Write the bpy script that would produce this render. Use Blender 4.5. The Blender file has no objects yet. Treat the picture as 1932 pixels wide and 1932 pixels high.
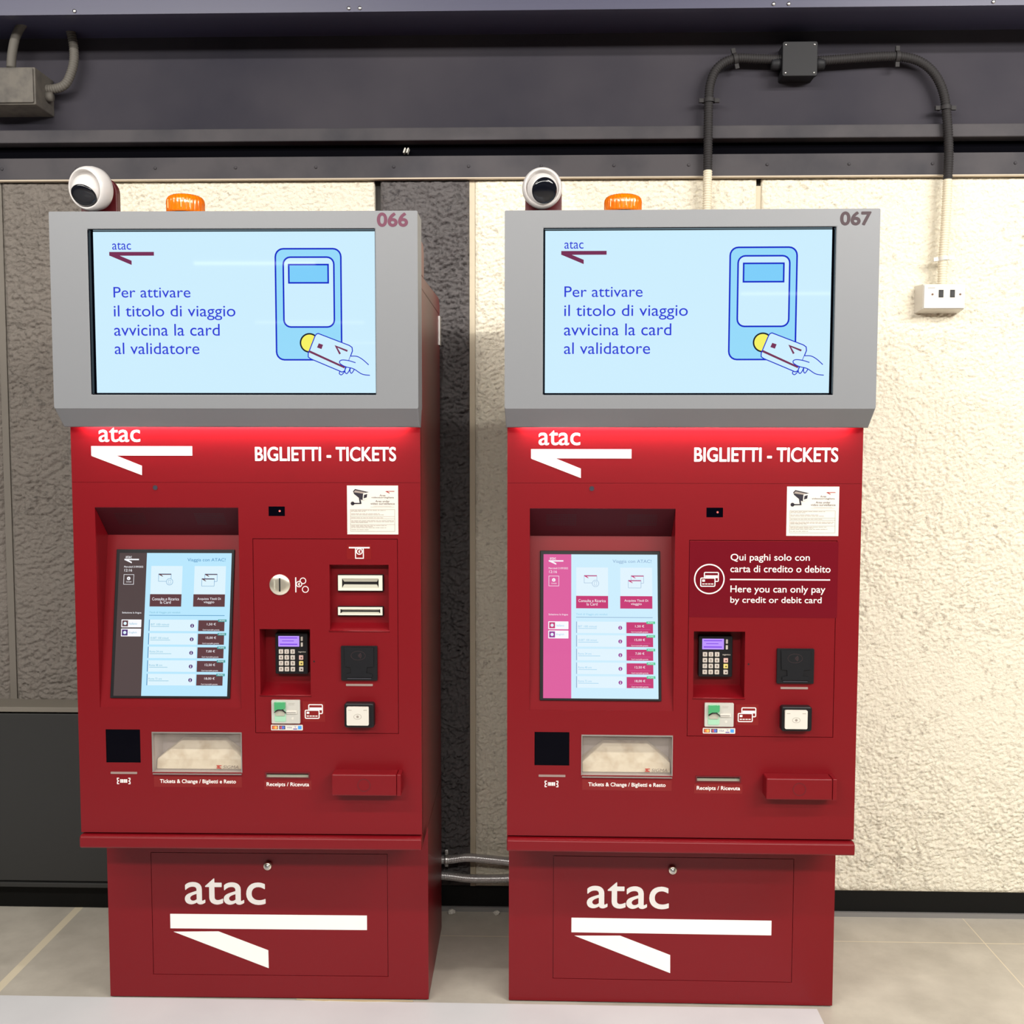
import bpy, bmesh, math, random
import numpy as np
from mathutils import Vector, Matrix, noise
random.seed(7)
SC = bpy.context.scene
COL = SC.collection
PI = math.pi

# ------------------------------------------------------------------ camera
F_PX = 1935.0
PITCH, YAW, ROLL = -0.0658, -0.0272, 0.0013
CAM = Vector((0.0, -3.0465, 1.4221))
FWD = Vector((math.sin(YAW) * math.cos(PITCH), math.cos(YAW) * math.cos(PITCH), math.sin(PITCH)))
_r = Vector((math.cos(YAW), -math.sin(YAW), 0))
_u = _r.cross(FWD)
RGT = _r * math.cos(ROLL) + _u * math.sin(ROLL)
UPV = -_r * math.sin(ROLL) + _u * math.cos(ROLL)
cd = bpy.data.cameras.new('camera')
cd.sensor_width = 36.0
cd.lens = F_PX / 1932.0 * 36.0
cam = bpy.data.objects.new('camera', cd)
COL.objects.link(cam)
M = Matrix((RGT, UPV, -FWD)).transposed().to_4x4()
M.translation = CAM
cam.matrix_world = M
SC.camera = cam

# ------------------------------------------------------------------ world, lights, exposure
SC.view_settings.view_transform = 'Standard'
SC.view_settings.look = 'None'
SC.view_settings.gamma = 1.0
SC.view_settings.use_curve_mapping = False
SC.view_settings.exposure = 0.0
W = bpy.data.worlds.new('station_ambient')
SC.world = W
W.use_nodes = True
W.node_tree.nodes['Background'].inputs[0].default_value = (1.0, 0.97, 0.93, 1)
W.node_tree.nodes['Background'].inputs[1].default_value = 0.10


def tube_light(name, loc, length, width, power, color=(1, 0.965, 0.905), aim=None):
    l = bpy.data.lights.new(name, 'AREA')
    l.shape = 'RECTANGLE'
    l.size, l.size_y = length, width
    l.energy = power
    l.color = color
    o = bpy.data.objects.new(name, l)
    COL.objects.link(o)
    o.location = loc
    if aim is not None:
        d = Vector(aim) - Vector(loc)
        d.x = 0
        o.rotation_euler = (math.atan2(d.y, -d.z), 0, 0)
    return o


tube_light('fluorescent_row_left', (-2.1, -2.6, 3.2), 2.6, 0.07, 66, aim=(-1.0, -0.3, 1.2))
tube_light('fluorescent_row_right', (2.7, -2.5, 3.2), 2.4, 0.07, 82, aim=(1.0, -0.2, 1.2))
tube_light('fluorescent_row_right_hall', (3.0, -3.7, 3.2), 2.6, 0.10, 70, aim=(1.5, -0.1, 0.6))
tube_light('fluorescent_row_hall', (0.3, -4.7, 3.2), 5.5, 0.22, 172, aim=(0, -0.3, 1.0))
tube_light('fluorescent_tube_far', (-2.65, -8.6, 3.2), 1.2, 0.03, 0.5, aim=(0, 0, 1.0))
tube_light('fluorescent_tube_far', (3.0, -10.7, 3.2), 1.4, 0.03, 0.5, aim=(0, 0, 1.0))
tube_light('fluorescent_tube_far', (-3.1, -13.5, 3.2), 1.6, 0.03, 0.35, aim=(0, 0, 1.0))
tube_light('fluorescent_tube_far', (-2.0, -16.5, 3.2), 2.4, 0.03, 0.35, aim=(0, 0, 1.0))
sp = bpy.data.lights.new('added_gap_spot', 'SPOT')  # added unseen spot, lights the upper gap to leave a shadow step
sp.energy = 46
sp.color = (1, 0.965, 0.905)
sp.spot_size = math.radians(19)
sp.spot_blend = 0.12
sp.shadow_soft_size = 0.012
so = bpy.data.objects.new('added_gap_spot', sp)
COL.objects.link(so)
so.location = (-0.19, -2.05, 2.9)
so.rotation_euler = (math.radians(90 - 25.6), 0, 0)


# ------------------------------------------------------------------ materials
def lin(c):
    c = c / 255.0
    return c / 12.92 if c <= 0.04045 else ((c + 0.055) / 1.055) ** 2.4


def rgb(r, g, b):
    return (lin(r), lin(g), lin(b), 1)


MATS = {}


def mat(name, col, rough=0.5, metal=0.0, spec=0.5, coat=0.0, bump=None, trans=0.0, mottled=None, sss=0.0):
    if name in MATS:
        return MATS[name]
    m = bpy.data.materials.new(name)
    m.use_nodes = True
    nt = m.node_tree
    b = nt.nodes['Principled BSDF']
    b.inputs['Base Color'].default_value = col
    b.inputs['Roughness'].default_value = rough
    b.inputs['Metallic'].default_value = metal
    b.inputs['Specular IOR Level'].default_value = spec
    b.inputs['Coat Weight'].default_value = coat
    b.inputs['Coat Roughness'].default_value = 0.15
    b.inputs['Transmission Weight'].default_value = trans
    if sss:
        b.inputs['Subsurface Weight'].default_value = sss
        b.inputs['Subsurface Radius'].default_value = (0.02, 0.01, 0.005)
        b.inputs['Subsurface Scale'].default_value = 1.0
    tc = None
    if bump or mottled:
        tc = nt.nodes.new('ShaderNodeTexCoord')
    if bump:
        sc, st, dist = bump
        n = nt.nodes.new('ShaderNodeTexNoise')
        n.inputs['Scale'].default_value = sc
        n.inputs['Detail'].default_value = 4
        nt.links.new(tc.outputs['Object'], n.inputs['Vector'])
        bp = nt.nodes.new('ShaderNodeBump')
        bp.inputs['Strength'].default_value = st
        bp.inputs['Distance'].default_value = dist
        nt.links.new(n.outputs['Fac'], bp.inputs['Height'])
        nt.links.new(bp.outputs['Normal'], b.inputs['Normal'])
    if mottled:
        sc, c2, lo, hi = mottled
        n = nt.nodes.new('ShaderNodeTexNoise')
        n.inputs['Scale'].default_value = sc
        n.inputs['Detail'].default_value = 6
        nt.links.new(tc.outputs['Object'], n.inputs['Vector'])
        mr = nt.nodes.new('ShaderNodeMapRange')
        mr.inputs[1].default_value = lo
        mr.inputs[2].default_value = hi
        nt.links.new(n.outputs['Fac'], mr.inputs[0])
        mx = nt.nodes.new('ShaderNodeMix')
        mx.data_type = 'RGBA'
        mx.inputs[6].default_value = col
        mx.inputs[7].default_value = c2
        nt.links.new(mr.outputs[0], mx.inputs[0])
        nt.links.new(mx.outputs[2], b.inputs['Base Color'])
    MATS[name] = m
    return m


def glow(name, col, strength=1.0, gloss=True):
    """a lit display pixel behind glass"""
    if name in MATS:
        return MATS[name]
    m = bpy.data.materials.new(name)
    m.use_nodes = True
    b = m.node_tree.nodes['Principled BSDF']
    b.inputs['Base Color'].default_value = (0.004, 0.004, 0.004, 1)
    b.inputs['Roughness'].default_value = 0.03
    b.inputs['Specular IOR Level'].default_value = 0.45 if gloss else 0.0
    b.inputs['Emission Color'].default_value = col
    b.inputs['Emission Strength'].default_value = strength
    MATS[name] = m
    return m


def pane_mat(name, tint, opacity, rough=0.05):
    if name in MATS:
        return MATS[name]
    m = bpy.data.materials.new(name)
    m.use_nodes = True
    nt = m.node_tree
    b = nt.nodes['Principled BSDF']
    b.inputs['Base Color'].default_value = tint
    b.inputs['Roughness'].default_value = rough
    t = nt.nodes.new('ShaderNodeBsdfTransparent')
    mx = nt.nodes.new('ShaderNodeMixShader')
    mx.inputs[0].default_value = opacity
    nt.links.new(t.outputs[0], mx.inputs[1])
    nt.links.new(b.outputs[0], mx.inputs[2])
    nt.links.new(mx.outputs[0], nt.nodes['Material Output'].inputs['Surface'])
    MATS[name] = m
    return m


RED = mat('red_powder_coat', (0.178, 0.0030, 0.0070, 1), rough=0.36, spec=0.32, bump=(900, 0.06, 0.001))
SPK = mat('shade_darkened_red', (0.055, 0.0012, 0.0055, 1), rough=0.6, spec=0.2)  # red darkened to hold the shade of the downward-facing speaker panel
RED_SIGN = mat('red_glossy_film', (0.14, 0.005, 0.012, 1), rough=0.16, spec=0.5)
RED_FILM = mat('red_label_film', (0.20, 0.006, 0.007, 1), rough=0.3)
RED_DARK = mat('dark_red_metal', (0.11, 0.006, 0.010, 1), rough=0.4)
MAROON = mat('maroon_number_vinyl', rgb(46, 7, 24), rough=0.5)
MAROON_WORN = mat('faded_maroon_vinyl', rgb(104, 48, 72), rough=0.6)
GREY = mat('grey_header_paint', rgb(125, 127, 131), rough=0.42, bump=(700, 0.05, 0.001))
VINYL = mat('white_vinyl', rgb(246, 243, 238), rough=0.35)
PAPER = mat('white_paper', rgb(216, 212, 203), rough=0.7)
INK = mat('dark_ink', rgb(24, 18, 34), rough=0.6)
INK_PALE = mat('pale_print', rgb(150, 140, 130), rough=0.7)
INK_BROWN = mat('brown_print', rgb(70, 48, 44), rough=0.7)
INK_RED = mat('red_print', rgb(160, 40, 40), rough=0.6)
BLACK = mat('black_plastic', rgb(15, 15, 19), rough=0.45, spec=0.35)
BLACK_GLOSS = mat('black_glass', rgb(4, 4, 12), rough=0.06, spec=0.08)
BLACK_DEEP = mat('black_void', rgb(7, 6, 10), rough=0.5)
CHROME = mat('polished_steel', (0.75, 0.74, 0.70, 1), rough=0.12, metal=1.0)
COIN_M = mat('brushed_brass_steel', (0.86, 0.80, 0.66, 1), rough=0.3, metal=0.85)
STEEL = mat('brushed_steel', (0.62, 0.61, 0.59, 1), rough=0.35, metal=1.0)
SILVER_PL = mat('silver_plastic', rgb(192, 190, 182), rough=0.35)
WHITE_PL = mat('white_plastic', rgb(214, 210, 200), rough=0.35)
CREAM_PL = mat('cream_plastic', rgb(226, 222, 206), rough=0.4)
GREY_SLOT = mat('grey_slot_plastic', rgb(176, 174, 158), rough=0.45)
KEY = mat('key_cap', rgb(196, 188, 178), rough=0.5)
KEY_Y = mat('yellow_key_cap', rgb(224, 206, 120), rough=0.5)
KEY_R = mat('rose_key_cap', rgb(216, 176, 168), rough=0.5)
GREEN_PL = mat('green_bezel_plastic', rgb(70, 160, 105), rough=0.2, coat=0.4)
GREEN_PALE = mat('pale_green_plastic', rgb(160, 205, 175), rough=0.2, coat=0.4)
LED_OFF = mat('grey_indicator_lens', rgb(150, 128, 122), rough=0.4)
CHUTE = mat('ivory_chute', rgb(216, 204, 178), rough=0.5, mottled=(22, rgb(176, 156, 120), 0.45, 0.72))
CHUTE_BACK = mat('grey_chute_back', rgb(180, 168, 164), rough=0.5)
FLAP = pane_mat('clear_flap', rgb(214, 204, 196), 0.14)
AMBER = mat('amber_plastic', (0.92, 0.19, 0.0, 1), rough=0.12, coat=0.5, sss=0.6)
AMBER_DARK = mat('amber_core', (0.55, 0.13, 0.0, 1), rough=0.4)
WHITE_CAM = mat('white_camera_shell', rgb(214, 210, 208), rough=0.3)
LENS = mat('black_lens_dome', rgb(14, 16, 24), rough=0.05)


# ------------------------------------------------------------------ mesh helper
class Frame:
    """flat frame: origin o, axes u (right), v (up), n (towards the viewer)"""

    def __init__(s, o, u, v):
        s.o, s.u, s.v = Vector(o), Vector(u).normalized(), Vector(v).normalized()
        s.n = s.u.cross(s.v)

    def at(s, a, b, h=0.0):
        return s.o + s.u * a + s.v * b + s.n * h


class MB:
    def __init__(s):
        s.v, s.f, s.m, s.mats, s.sm = [], [], [], [], []

    def mi(s, m):
        if m not in s.mats:
            s.mats.append(m)
        return s.mats.index(m)

    def add(s, vs, fs, m, smooth=False):
        k = len(s.v)
        s.v += [tuple(x) for x in vs]
        i = s.mi(m)
        for f in fs:
            s.f.append([k + j for j in f])
            s.m.append(i)
            s.sm.append(smooth)

    def prism(s, F, pts, h0, h1, m):
        ar = sum(pts[i][0] * pts[(i + 1) % len(pts)][1] - pts[(i + 1) % len(pts)][0] * pts[i][1] for i in range(len(pts)))
        if ar < 0:
            pts = pts[::-1]
        n = len(pts)
        vs = [F.at(a, b, h0) for a, b in pts] + [F.at(a, b, h1) for a, b in pts]
        fs = [list(range(n, 2 * n)), list(range(n - 1, -1, -1))]
        fs += [[i, (i + 1) % n, n + (i + 1) % n, n + i] for i in range(n)]
        s.add(vs, fs, m)

    def rect(s, F, a0, b0, a1, b1, h0, h1, m, r=0.0, seg=5):
        a0, a1 = min(a0, a1), max(a0, a1)
        b0, b1 = min(b0, b1), max(b0, b1)
        s.prism(F, rr(a0, b0, a1, b1, r, seg) if r > 0 else [(a0, b0), (a1, b0), (a1, b1), (a0, b1)], h0, h1, m)

    def disc(s, F, a, b, r, h0, h1, m, n=32):
        s.prism(F, [(a + r * math.cos(2 * PI * i / n), b + r * math.sin(2 * PI * i / n)) for i in range(n)], h0, h1, m)

    def stroke(s, F, pts, w, h0, h1, m, closed=False):
        n = len(pts)
        L, R = [], []
        for i in range(n):
            p = Vector(pts[i])
            if closed or 0 < i < n - 1:
                q0, q1 = Vector(pts[(i - 1) % n]), Vector(pts[(i + 1) % n])
                d0, d1 = (p - q0).normalized(), (q1 - p).normalized()
                t = d0 + d1
                t = d1 if t.length < 1e-6 else t.normalized()
                k = 1.0 / max(0.5, t.dot(d1))
            else:
                t = (Vector(pts[1]) - p).normalized() if i == 0 else (p - Vector(pts[i - 1])).normalized()
                k = 1.0
            nn = Vector((-t.y, t.x)) * (w / 2 * k)
            L.append(p + nn)
            R.append(p - nn)
        vs = []
        for i in range(n):
            vs += [F.at(L[i].x, L[i].y, h1), F.at(R[i].x, R[i].y, h1), F.at(R[i].x, R[i].y, h0), F.at(L[i].x, L[i].y, h0)]
        fs = []
        for i in range(n if closed else n - 1):
            a, b = 4 * i, 4 * ((i + 1) % n)
            fs += [[a, a + 1, b + 1, b], [a + 1, a + 2, b + 2, b + 1], [a + 2, a + 3, b + 3, b + 2], [a + 3, a, b, b + 3]]
        if not closed:
            fs += [[0, 3, 2, 1], [4 * n - 4, 4 * n - 3, 4 * n - 2, 4 * n - 1]]
        s.add(vs, fs, m)

    def ring(s, F, a, b, r, w, h0, h1, m, n=32):
        s.stroke(F, [(a + r * math.cos(2 * PI * i / n), b + r * math.sin(2 * PI * i / n)) for i in range(n)], w, h0, h1, m, True)

    def outline(s, F, a0, b0, a1, b1, w, h0, h1, m, r=0.0):
        a0, a1 = min(a0, a1), max(a0, a1)
        b0, b1 = min(b0, b1), max(b0, b1)
        s.stroke(F, rr(a0, b0, a1, b1, r) if r > 0 else [(a0, b0), (a1, b0), (a1, b1), (a0, b1)], w, h0, h1, m, True)

    def text(s, F, body, a0, b0, a1, b1, h0, h1, m, off=0.0, shear=0.0, bold=0.0):
        """lettering whose ink fills the box a0..a1, b0..b1"""
        a0, a1 = min(a0, a1), max(a0, a1)
        b0, b1 = min(b0, b1), max(b0, b1)
        c = bpy.data.curves.new('lettering', 'FONT')
        c.body = body
        c.size = 1.0
        c.offset = off
        c.extrude = 0.5
        c.resolution_u = 3 if (b1 - b0) < 0.012 else 6
        c.shear = shear
        o = bpy.data.objects.new('lettering', c)
        me = bpy.data.meshes.new_from_object(o)
        co = [v.co.copy() for v in me.vertices]
        fs = [list(p.vertices) for p in me.polygons]
        bpy.data.objects.remove(o)
        bpy.data.meshes.remove(me)
        bpy.data.curves.remove(c)
        if not co:
            return
        if bold:
            a0, a1, b0, b1 = a0 + bold, a1 - bold, b0 + bold, b1 - bold
        x0, x1 = min(p.x for p in co), max(p.x for p in co)
        y0, y1 = min(p.y for p in co), max(p.y for p in co)
        kx, ky = (a1 - a0) / (x1 - x0), (b1 - b0) / (y1 - y0)
        for q in range(8 if bold else 1):
            dx, dy = bold * math.cos(q * PI / 4), bold * math.sin(q * PI / 4)
            dh = q * 0.000004
            s.add([F.at(a0 + dx + (p.x - x0) * kx, b0 + dy + (p.y - y0) * ky, h0 + dh + (p.z + 0.5) * (h1 - h0)) for p in co], fs, m)

    def box(s, x0, y0, z0, x1, y1, z1, m):
        vs = [(x0, y0, z0), (x1, y0, z0), (x1, y1, z0), (x0, y1, z0), (x0, y0, z1), (x1, y0, z1), (x1, y1, z1), (x0, y1, z1)]
        s.add(vs, [[3, 2, 1, 0], [4, 5, 6, 7], [0, 1, 5, 4], [1, 2, 6, 5], [2, 3, 7, 6], [3, 0, 4, 7]], m)

    def extrude_x(s, prof, x0, x1, m):
        """profile of (y, z) points swept along x"""
        n = len(prof)
        vs = [(x0, y, z) for y, z in prof] + [(x1, y, z) for y, z in prof]
        fs = [list(range(n)), list(range(2 * n - 1, n - 1, -1))]
        fs += [[(i + 1) % n, i, n + i, n + (i + 1) % n] for i in range(n)]
        s.add(vs, fs, m)

    def lathe(s, c, axis, prof, m, n=40, ribs=None):
        ax = Vector(axis).normalized()
        e1 = ax.orthogonal().normalized()
        e2 = ax.cross(e1)
        c = Vector(c)
        vs, fs = [], []
        for k, (r, h) in enumerate(prof):
            for i in range(n):
                t = 2 * PI * i / n
                q = r * (ribs(t, k) if ribs else 1.0)
                vs.append(c + ax * h + (e1 * math.cos(t) + e2 * math.sin(t)) * q)
        for k in range(len(prof) - 1):
            for i in range(n):
                j = (i + 1) % n
                fs.append([k * n + i, k * n + j, (k + 1) * n + j, (k + 1) * n + i])
        fs.append(list(range(n - 1, -1, -1)))
        fs.append([(len(prof) - 1) * n + i for i in range(n)])
        s.add(vs, fs, m, True)

    def tube(s, path, rad, m, n=10):
        """tube along points; rad is a number or a list; m a material or a list per segment"""
        P = [Vector(p) for p in path]
        vs, N = [], len(P)
        up = None
        for i, p in enumerate(P):
            t = (P[min(i + 1, N - 1)] - P[max(i - 1, 0)]).normalized()
            if up is None:
                up = t.orthogonal().normalized()
            up = (up - t * up.dot(t)).normalized()
            w = t.cross(up)
            r = rad[i] if isinstance(rad, list) else rad
            for k in range(n):
                a = 2 * PI * k / n
                vs.append(p + (up * math.cos(a) + w * math.sin(a)) * r)
        if isinstance(m, list):
            k0 = len(s.v)
            s.v += [tuple(x) for x in vs]
            for i in range(N - 1):
                mi = s.mi(m[i])
                for k in range(n):
                    j = (k + 1) % n
                    s.f.append([k0 + i * n + k, k0 + i * n + j, k0 + (i + 1) * n + j, k0 + (i + 1) * n + k])
                    s.m.append(mi)
                    s.sm.append(True)
        else:
            fs = [[i * n + k, i * n + (k + 1) % n, (i + 1) * n + (k + 1) % n, (i + 1) * n + k] for i in range(N - 1) for k in range(n)]
            fs += [list(range(n - 1, -1, -1)), [(N - 1) * n + k for k in range(n)]]
            s.add(vs, fs, m, True)

    def relief(s, F, a0, b0, a1, b1, cuts, m, m_groove=None):
        """flat sheet with rectangular cuts (a0,b0,a1,b1,depth); depth None = open hole"""
        A = sorted({round(x, 5) for x in [a0, a1] + [c[0] for c in cuts] + [c[2] for c in cuts] if a0 - 1e-6 <= x <= a1 + 1e-6})
        B = sorted({round(x, 5) for x in [b0, b1] + [c[1] for c in cuts] + [c[3] for c in cuts] if b0 - 1e-6 <= x <= b1 + 1e-6})
        D = {}
        for i in range(len(A) - 1):
            for j in range(len(B) - 1):
                ca, cb = (A[i] + A[i + 1]) / 2, (B[j] + B[j + 1]) / 2
                d = 0.0
                for c in cuts:
                    if c[0] < ca < c[2] and c[1] < cb < c[3]:
                        d = c[4]
                        if d is None:
                            break
                D[i, j] = d
        for (i, j), d in D.items():
            if d is None:
                continue
            s.add([F.at(A[i], B[j], -d), F.at(A[i + 1], B[j], -d), F.at(A[i + 1], B[j + 1], -d), F.at(A[i], B[j + 1], -d)], [[0, 1, 2, 3]],
                  m if d == 0 or m_groove is None else m_groove)
            for di, dj, p, q in ((1, 0, (A[i + 1], B[j]), (A[i + 1], B[j + 1])), (0, 1, (A[i], B[j + 1]), (A[i + 1], B[j + 1]))):
                e = D.get((i + di, j + dj), d)
                if e is None or e == d:
                    continue
                s.add([F.at(*p, -d), F.at(*q, -d), F.at(*q, -e), F.at(*p, -e)], [[0, 1, 2, 3]], m)

    def build(s, name, parent=None, bevel=0.0, seg=2, smooth_angle=None, label=None):
        me = bpy.data.meshes.new(name)
        me.from_pydata(s.v, [], s.f)
        for m in s.mats:
            me.materials.append(m)
        me.polygons.foreach_set('material_index', s.m)
        me.polygons.foreach_set('use_smooth', s.sm)
        bm = bmesh.new()
        bm.from_mesh(me)
        if bevel > 0:
            bmesh.ops.remove_doubles(bm, verts=bm.verts, dist=1e-6)
        bmesh.ops.recalc_face_normals(bm, faces=bm.faces)
        bm.to_mesh(me)
        bm.free()
        me.update()
        o = bpy.data.objects.new(name, me)
        COL.objects.link(o)
        if parent:
            o.parent = parent
        if bevel > 0:
            b = o.modifiers.new('edge', 'BEVEL')
            b.width = bevel
            b.segments = seg
            b.limit_method = 'ANGLE'
            b.angle_limit = math.radians(35)
        if label:
            o['label'] = label
        return o


def rr(a0, b0, a1, b1, r, seg=5):
    pts = []
    for cx, cy, t in ((a1 - r, b0 + r, -PI / 2), (a1 - r, b1 - r, 0), (a0 + r, b1 - r, PI / 2), (a0 + r, b0 + r, PI)):
        for k in range(seg + 1):
            q = t + PI / 2 * k / seg
            pts.append((cx + r * math.cos(q), cy + r * math.sin(q)))
    return pts


def empty(name, loc, rz=0.0):
    o = bpy.data.objects.new(name, None)
    COL.objects.link(o)
    o.location = loc
    o.rotation_euler = (0, 0, rz)
    o.empty_display_size = 0.1
    return o


def tag(o, label=None, cat=None, group=None, kind=None):
    if label:
        o['label'] = label
    if cat:
        o['category'] = cat
    if group:
        o['group'] = group
    if kind:
        o['kind'] = kind
    return o


def bez(p0, p1, p2, p3, n=12):
    out = []
    for i in range(n + 1):
        t = i / n
        q = [(1 - t) ** 3 * a + 3 * (1 - t) ** 2 * t * b + 3 * (1 - t) * t * t * c + t ** 3 * d for a, b, c, d in zip(p0, p1, p2, p3)]
        out.append(tuple(q))
    return out


def spline(pts, n=10):
    """Catmull-Rom through points of any dimension"""
    out = []
    for i in range(len(pts) - 1):
        p0, p1, p2, p3 = pts[max(i - 1, 0)], pts[i], pts[i + 1], pts[min(i + 2, len(pts) - 1)]
        for k in range(n):
            t = k / n
            out.append(tuple(0.5 * (2 * b + (c - a) * t + (2 * a - 5 * b + 4 * c - d) * t * t + (3 * b - a - 3 * c + d) * t ** 3)
                             for a, b, c, d in zip(p0, p1, p2, p3)))
    out.append(tuple(pts[-1]))
    return out


# ------------------------------------------------------------------ measuring the photograph: pixel -> point on a real plane
MACH = {'L': (-0.6894, -0.6619, 0.0107), 'R': (0.334, -0.656, -0.0031)}   # where each machine's front stands


def pixel_on(F, px, py, m):
    """where the sight line of a photo pixel meets the plane F of machine m (machine coordinates)"""
    x, y, t = MACH[m]
    R = Matrix.Rotation(-t, 3, 'Z')
    o = R @ (CAM - Vector((x, y, 0)))
    d = R @ (FWD + RGT * ((px - 966) / F_PX) - UPV * ((py - 966) / F_PX))
    k = (F.o - o).dot(F.n) / d.dot(F.n)
    q = o + d * k - F.o
    return q.dot(F.u), q.dot(F.v)


def on_wall(px, py, y=0.0):
    d = FWD + RGT * ((px - 966) / F_PX) - UPV * ((py - 966) / F_PX)
    return CAM + d * ((y - CAM.y) / d.y)


# ------------------------------------------------------------------ structure: floor
def floor_mat(name, c1, c2, line, grout, rough=0.35):
    """tile slabs; lines: list of (axis, position, half width)"""
    m = bpy.data.materials.new(name)
    m.use_nodes = True
    nt = m.node_tree
    b = nt.nodes['Principled BSDF']
    b.inputs['Roughness'].default_value = rough
    tc = nt.nodes.new('ShaderNodeTexCoord')
    n = nt.nodes.new('ShaderNodeTexNoise')
    n.inputs['Scale'].default_value = 5.0
    n.inputs['Detail'].default_value = 8
    n.inputs['Roughness'].default_value = 0.62
    nt.links.new(tc.outputs['Object'], n.inputs['Vector'])
    mr = nt.nodes.new('ShaderNodeMapRange')
    mr.inputs[1].default_value, mr.inputs[2].default_value = 0.35, 0.7
    nt.links.new(n.outputs['Fac'], mr.inputs[0])
    mx = nt.nodes.new('ShaderNodeMix')
    mx.data_type = 'RGBA'
    mx.inputs[6].default_value, mx.inputs[7].default_value = c1, c2
    nt.links.new(mr.outputs[0], mx.inputs[0])
    last = mx.outputs[2]
    sp = nt.nodes.new('ShaderNodeSeparateXYZ')
    nt.links.new(tc.outputs['Object'], sp.inputs[0])
    for ax, pos, hw in line:
        s = nt.nodes.new('ShaderNodeMath')
        s.operation = 'SUBTRACT'
        s.inputs[1].default_value = pos
        nt.links.new(sp.outputs['XY'.index(ax)], s.inputs[0])
        a = nt.nodes.new('ShaderNodeMath')
        a.operation = 'ABSOLUTE'
        nt.links.new(s.outputs[0], a.inputs[0])
        l = nt.nodes.new('ShaderNodeMath')
        l.operation = 'LESS_THAN'
        l.inputs[1].default_value = hw
        nt.links.new(a.outputs[0], l.inputs[0])
        q = nt.nodes.new('ShaderNodeMix')
        q.data_type = 'RGBA'
        q.inputs[7].default_value = grout
        fac = l.outputs[0]
        if ax == 'Y':       # this joint only runs through the right-hand tiles
            gt = nt.nodes.new('ShaderNodeMath')
            gt.operation = 'GREATER_THAN'
            gt.inputs[1].default_value = -0.3
            nt.links.new(sp.outputs['X'], gt.inputs[0])
            mu = nt.nodes.new('ShaderNodeMath')
            mu.operation = 'MULTIPLY'
            nt.links.new(gt.outputs[0], mu.inputs[0])
            nt.links.new(l.outputs[0], mu.inputs[1])
            fac = mu.outputs[0]
        nt.links.new(fac, q.inputs[0])
        nt.links.new(last, q.inputs[6])
        last = q.outputs[2]
    nt.links.new(last, b.inputs['Base Color'])
    return m


FLOOR = floor_mat('stone_tile_floor', rgb(198, 191, 178), rgb(172, 165, 153),
                  [('Y', -0.165, 0.0016), ('X', 1.276, 0.0014), ('X', -1.412, 0.0125), ('X', 3.2, 0.0014), ('X', -3.2, 0.0014)],
                  rgb(222, 210, 184))
mb = MB()
mb.box(-6, -18, -0.05, 6, 0.3, 0.0, FLOOR)
fl = tag(mb.build('floor'), kind='structure')
BAND = mat('white_stone_band', rgb(222, 222, 224), rough=0.25, mottled=(3.0, rgb(212, 212, 215), 0.4, 0.7))
mb = MB()
mb.prism(Frame((0, 0, 0), (1, 0, 0), (0, 1, 0)), [(-5, -0.520), (0.703, -0.526), (0.703, -2.6), (-5, -2.6)], 0.0, 0.0015, BAND)
mb.build('white_band', fl, label='white polished stone band in the floor')
mb = MB()
pts = [(-0.62 + .3 * i / 24, -0.5225 - 0.004 * abs(noise.noise(Vector((i * .9, 3, 0)))) - .0035 * math.sin(PI * i / 24)) for i in range(25)]
mb.prism(Frame((0, 0, 0), (1, 0, 0), (0, 1, 0)), pts + [(-0.32, -0.5195), (-0.62, -0.5195)], 0.0015, 0.003, mat('old_adhesive', rgb(196, 178, 142), rough=0.8))
mb.build('adhesive_residue', fl, label='yellowed sealant residue along the foot of machine 066')
CEIL = mat('dark_ceiling', rgb(96, 94, 96), rough=0.8)
mb = MB()
mb.box(-6, -18, 3.36, 6, 0.3, 3.42, CEIL)
tag(mb.build('ceiling'), kind='structure')


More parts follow.
